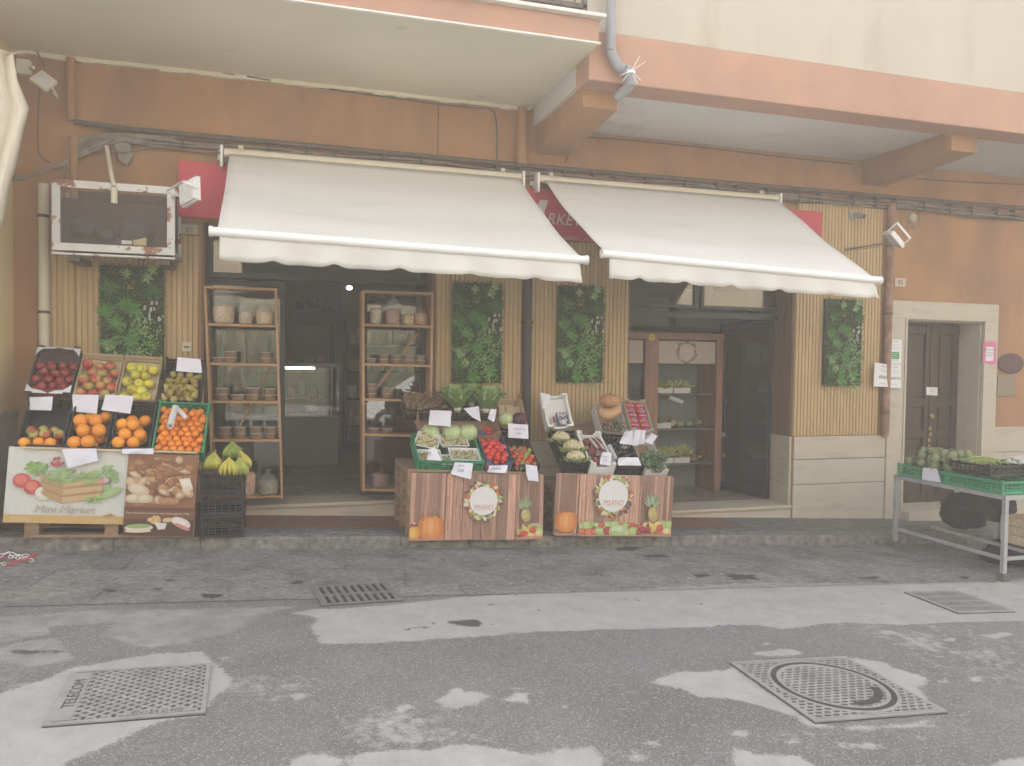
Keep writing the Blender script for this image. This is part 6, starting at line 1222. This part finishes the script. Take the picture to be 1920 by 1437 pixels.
for si,(py,cnt) in enumerate(((804,5),(870,6))):
    z=WX(1270,py)[1]
    for k in range(cnt):
        x=xp1+(xr0-xp1)*(.38+.6*k/cnt if si==0 else .66+.32*k/cnt); s=q.uniform(.035,.055); b=MB(); b.ball((x,cy+q.uniform(.1,.3),z+s),s,q.choice([(.35,.38,.16),(.5,.46,.3),(.30,.14,.08),(.2,.26,.1)]),10,8,sc=(1.2,1,.8)); tag(b.build('vegetable',vmatte,origin=(x,cy+.1,z)),'assorted vegetable lying on the %s shelf of the display cabinet'%('middle','lowest')[si],'vegetable','loose vegetables on the %s cabinet shelf'%('middle','lowest')[si])
for k in range(16):
    x=5.5+.16*(k%4)+q.uniform(-.03,.03); z=(.35,.62,.9,1.05)[k//4]; b=MB(); b.ball((x,1.13,z),.05,q.choice([(.34,.32,.25),(.22,.26,.14),(.36,.24,.14),(.45,.44,.4)]),8,6,sc=(1.2,.5,.7)); tag(b.build('food_pack',vmatte,origin=(x,1.13,z)),'pale pack showing in the dark fridge beside the glass door','pack','packs in the dark fridge')
# ------------------------------------------------------------------ street furniture on the ground
def cover(label,name,cat,P,rings=False,n=16):
    """iron cover from four ground corners TL,TR,BR,BL"""
    G4=[G(*p) for p in P]; X=(G4[1]-G4[0]+G4[2]-G4[3])/2; Y=(G4[0]-G4[3]+G4[1]-G4[2])/2; T=frame(G4[3]+Vector((0,0,.006)),X,Y); w_,l_=X.length,Y.length; o=thing(name,label,cat,T.translation,M=T)
    b=MB(T); b.box(0,w_,0,l_,-.02,.0005); b.build('hole_shade_plate',irond,o); b=MB(T); f=.022; b.box(0,w_,0,f,.0,.008); b.box(0,w_,l_-f,l_,.0,.008); b.box(0,f,f,l_-f,.0,.008); b.box(w_-f,w_,f,l_-f,.0,.008); b.build('cover_frame',iron,o)  # road is uncut: a plate coloured dark stands in for shade in the holes
    return o,T,w_,l_
def lattice(o,T,w_,l_,dx,dy,bw,z=.007,inset=.03,skip=None,stag=False):
    b=MB(T); x=inset
    nx=int((w_-2*inset)/dx); ny=int((l_-2*inset)/dy)
    for i in range(nx+1):
        x=inset+i*(w_-2*inset)/nx; b.box(x-bw/2,x+bw/2,inset-.01,l_-inset+.01,.0006,z)
    for j in range(ny+1):
        y=inset+j*(l_-2*inset)/ny
        b.box(inset-.01,w_-inset+.01,y-bw*.4,y+bw*.4,.0007,z-.0007)
    return b
o,T,w_,l_=cover('square cast iron telecom cover with diamond lattice, lower left','utility_cover','manhole cover',[(147,1262),(407,1247),(385,1340),(78,1366)])
b=MB(T)
def diag(b,w_,l_,st,bw,ang,z,x0=.0,y0=.0,x1=None,y1=None):
    x1=w_ if x1 is None else x1; y1=l_ if y1 is None else y1; c,s=math.cos(ang),math.sin(ang); k=-40
    while k<80:
        # line: -s*x + c*y = k*st ; clip to rect
        pts=[]; d=k*st
        for X in (x0,x1):
            if abs(c)>1e-6: y=(d+s*X)/c; 
            if y0<=y<=y1: pts.append((X,y))
        for Y in (y0,y1):
            x=(c*Y-d)/s if abs(s)>1e-6 else None
            if x is not None and x0<=x<=x1: pts.append((x,Y))
        if len(pts)>=2:
            a,e=pts[0],max(pts,key=lambda p:(p[0]-pts[0][0])**2+(p[1]-pts[0][1])**2)
            if math.hypot(a[0]-e[0],a[1]-e[1])>.02: b.bar((a[0],a[1],z/2+.0004),(e[0],e[1],z/2+.0004),bw,z)
        k+=1
diag(b,w_,l_,.036,.012,R_(38),.007,.10,.03,w_-.022,l_-.03); diag(b,w_,l_,.036,.012,R_(-38),.0062,.10,.03,w_-.022,l_-.03); b.build('lattice',iron,o)
b=MB(T); b.box(.022,.10,.03,l_-.03,.0,.0072); b.text('TELECOM',.075,Matrix.Translation((.085,.16,.0075))@rotm('Z',R_(90)),(.05,.05,.05)); b.build('lettered_strip',[iron],o)
b=MB(T); b.text('TELECOM',.072,Matrix.Translation((.087,.15,.0085))@rotm('Z',R_(90)),(.07,.07,.07)); b.text('EN124 D400',.04,Matrix.Translation((.33,.035,.0092)),(.10,.10,.10)); b.build('lettering',vmatte,o)
b=MB(T); b.box(.30,.58,.03,.075,.0,.0082,(1,1,1)); b.build('label_plate',iron,o)
o,T,w_,l_=cover('square cast iron cover with a round ringed lid, lower right','utility_cover','manhole cover',[(1362,1247),(1578,1235),(1780,1340),(1528,1358)])
b=MB(T); cxx,cyy,R1=w_*.5,l_*.5,.30; 
for j in range(22):
    y=.035+j*(l_-.07)/21; b.box(.022,w_-.022,y-.0065,y+.0065,.0006,.0066)
for i in range(15):
    x=.035+i*(w_-.07)/14
    for j in range(21): 
        y=.035+j*(l_-.07)/21; xx=x+(.024 if j%2 else 0); 
        if xx<w_-.03: b.box(xx-.007,xx+.007,y+.0065,y+(l_-.07)/21-.0065,.0005,.0063)
b.build('lattice',iron,o)
b=MB(T@Matrix.Translation((cxx,cyy,0))); b.lathe([(R1-.035,.007),(R1-.03,.0095),(R1-.012,.0098)],56); b.lathe([(R1+.018,.0098),(R1+.033,.0095),(R1+.038,.007)],56); lid=b.build('lid_ring',iron,o)
b=MB(T@Matrix.Translation((cxx,cyy,0))); b.lathe([(R1-.012,.0094),(R1-.004,.0075),(R1+.010,.0075),(R1+.018,.0094)],56); b.build('ring_groove',irond,lid)
b=MB(T@Matrix.Translation((cxx,cyy,0))); 
vs=[];n=16
for k in range(n+1): a=R_(-100+k*85/n); vs+=[(.205*math.cos(a),.205*math.sin(a),.0098),(.25*math.cos(a),.25*math.sin(a),.0098)]
b.add(vs,[(2*k,2*k+1,2*k+3,2*k+2) for k in range(n)]); b.build('name_plate',irond,o)
o,T,w_,l_=cover('dirt filled iron grate set in the concrete near the table','drain_grate','drain grate',[(1693,1113),(1800,1110),(1897,1150),(1797,1152)])
b=MB(T)
for i in range(14): x=.03+i*(w_-.06)/13; b.box(x-.008,x+.008,.022,l_-.022,.0006,.0068)
for j in range(5): y=.03+j*(l_-.06)/4; b.box(.022,w_-.022,y-.01,y+.01,.0005,.0062)
b.build('lattice',iron,o)
o,T,w_,l_=cover('iron street drain with long slots in the gutter','drain_grate','drain grate',[(595,1108),(740,1095),(753,1133),(603,1138)])
b=MB(T)
for i in range(10): x=.03+i*(w_-.06)/9; b.box(x-.013,x+.013,.022,l_-.022,.0006,.0135)
b.box(.022,w_-.022,l_*.42,l_*.50,.0005,.0125); b.build('bars',mat('dark_iron',(.17,.17,.168),.7,7,.2,.3,80),o,bevel=.002); [ch.data.materials.__setitem__(0,MATS['dark_iron']) for ch in o.children if ch.name.startswith('cover_frame')]
# red and white chain on the paving at the left
o=thing('barrier_chain','heap of red and white plastic chain lying by the kerb on the left','chain',G(30,1060)); pts=[(-30,1062),(-5,1056),(20,1058),(40,1052),(58,1056),(70,1052),(60,1048),(35,1050),(12,1050),(-10,1052),(-25,1068),(0,1070),(14,1064),(34,1061),(52,1062),(66,1058)]
P=[G(*p)+Vector((0,0,.02+.015*(i%3))) for i,p in enumerate(pts)]; k=0
for i in range(len(P)-1):
    n=max(1,int((P[i+1]-P[i]).length/.034))
    for j in range(n):
        a=P[i].lerp(P[i+1],j/n); d=(P[i+1]-P[i]).normalized(); T=frame(a,d,Vector((0,0,1)) if k%2 else d.cross(Vector((0,0,1)))); b=MB(T); b.tube([(.021*math.cos(t_),.011*math.sin(t_),0) for t_ in [6.2832*q_/10 for q_ in range(11)]],.0035,5,(.72,.70,.70) if (k//5)%2 else (.55,.05,.07),caps=False)
        if k<99: b.build('link',vplain,o)
        k+=1
# litter
for k in range(26):
    p=G(rv(0,1900),rv(1030,1110))+Vector((0,0,.008)); b=MB(); n=5; b.poly([p+Vector((math.cos(a)*rv(.006,.016),math.sin(a)*rv(.006,.012),rv(0,.004))) for a in [6.28*i/n for i in range(n)]],(.55,.54,.50)); tag(b.build('litter_scrap',vplain,origin=p),'tiny pale scrap of litter on the dark paving','litter','scraps of litter on the paving')
# ------------------------------------------------------------------ the other side of the street (seen mirrored in the shop glass)
stone=mat('old_masonry',(.46,.37,.25),.95,9,.3,.8,14,col2=(.24,.19,.13),c2s=5,c2t=.56,stretch=(1,1,2.4))
b=MB(); n=60; tp=[(-14+i*.6,-15,5.2+.5*math.sin(i*.7)+rv(-.3,.3)) for i in range(n+1)]
for i in range(n): 
    a,c=tp[i],tp[i+1]; b.add([(a[0],-15,-2),(c[0],-15,-2),(c[0],-15,c[2]),(a[0],-15,a[2]),(a[0],-15.6,-2),(c[0],-15.6,-2),(c[0],-15.6,c[2]),(a[0],-15.6,a[2])],[(0,1,2,3),(4,7,6,5),(3,2,6,7)])
tag(b.build('ruined_wall',stone,origin=(2,-15,-1)),'ruined stone wall across the street, seen mirrored in the shop glass','wall')
def shrub(x,y,w_,h_,lab,name='shrub'):
    o=thing(name,lab,'shrub',(x,y,zr(x))); b=MB()
    for k in range(6): b.tube([(x+rv(-.1,.1),y,zr(x)),(x+rv(-w_,w_)*.5,y+rv(-.2,.2),zr(x)+h_*.7)],[.03,.01],6,(.10,.07,.04))
    b.build('stem',vmatte,o); b=MB()
    for k in range(2200):
        a=rv(0,6.28); r=rv(.2,1)**.5; z=rv(.1,1); q=1-.35*abs(z-.5)
        leaf(b,Vector((x+math.cos(a)*r*w_*q,y+math.sin(a)*r*w_*.5*q,zr(x)+z*h_+.2*math.sin(a*3))),Vector((rv(-1,1),rv(-.5,1),rv(-1,1))),rv(.07,.14),rv(.04,.07),random.choice([(.07,.14,.03),(.10,.18,.04),(.05,.10,.025)]),Vector((0,.6,.8)))
    b.build('foliage',leafm,o)
for k,(x,w_,h_) in enumerate([(-3.5,1.5,2.6),(-.8,1.3,3.2),(1.6,1.4,2.8),(3.6,1.2,3.4),(5.6,1.3,2.6),(9,1.5,1.8)]): shrub(x,-14.1,w_,h_,'green shrub by the ruined wall across the street, %s'%['beyond the car on the far left','tall, left of the parked car','behind the car bonnet','tallest of the row','behind the car boot','low one on the far right'][k])
def car(x0,y0):
    o=thing('parked_car','white hatchback parked across the street, mirrored in the shop glass','car',(x0+2,y0,zr(x0+2))); T=Matrix.Translation((x0,y0,zr(x0+2))); pr=[(0,.35),(0,.72),(.25,.88),(1.05,.98),(1.75,1.42),(3.2,1.45),(3.85,1.0),(3.95,.55),(3.95,.3)]
    b=MB(T); b.prism([(x,-.82,z) for x,z in pr],(0,1.64,0),(.75,.76,.76)); b.build('body',vgloss,o,bevel=.05,seg=3)
    b=MB(T)
    for y in (-.826,.822): b.prism([(1.28,y,1.02),(1.82,y,1.34),(2.4,y,1.37),(2.4,y,1.0)],(0,.005,0),(.02,.025,.03)); b.prism([(2.48,y,1.0),(2.48,y,1.37),(3.15,y,1.37),(3.6,y,1.03)],(0,.005,0),(.02,.025,.03))
    b.build('window',vgloss,o)
    for x in (.75,3.2):
        for y in (-.78,.78): b=MB(T); b.tube([(x,y-.1,.3),(x,y+.1,.3)],.3,20,(.015,.015,.015)); w_=b.build('wheel',vmatte,o); b=MB(T); b.tube([(x,y-.105,.3),(x,y+.105,.3)],.18,16,(.35,.35,.36)); b.build('rim',vgloss,w_)
    b=MB(T); b.ball((.02,.55,.68),.1,(.6,.6,.6),8,6,sc=(.5,1.4,.8)); b.build('headlight',vgloss,o)
car(1.6,-10.6)
# no parking sign
p=(6.3,-9.4,zr(6.3)); o=thing('street_sign','round red street sign on a pole, mirrored in the right shop window','sign',p); b=MB(); b.tube([p,(6.3,-9.4,3.1)],.03,8,(.3,.3,.3)); b.build('pole',vplain,o)
b=MB(frame((6.3,-9.36,2.8),(-1,0,0),(0,0,1))); b.lathe([(0,.012),(.20,.012)],24,(.06,.1,.4)); b.lathe([(.20,.013),(.25,.013),(.27,.0)],24,(.6,.03,.04)); b.bar((-.15,-.15,.016),(.15,.15,.016),.05,.004,(.6,.03,.04)); b.build('disc',vplain,o)
# ------------------------------------------------------------------ lens veil, as an added volume
b=MB(); b.box(-61,61,-61,12,-5,TOP+.5)  # box of air added to lift the blacks like a smudged lens
hz=bpy.data.materials.new('lens_veil_haze'); hz.use_nodes=True; n=hz.node_tree.nodes; n.remove(n['Principled BSDF']); v=n.new('ShaderNodeVolumePrincipled'); v.inputs['Color'].default_value=(1,.965,.915,1); v.inputs['Density'].default_value=VEIL_DENSITY; v.inputs['Anisotropy'].default_value=.3
hz.node_tree.links.new(v.outputs[0],n['Material Output'].inputs['Volume']); tag(b.build('lens_veil_haze',hz),kind='stuff')
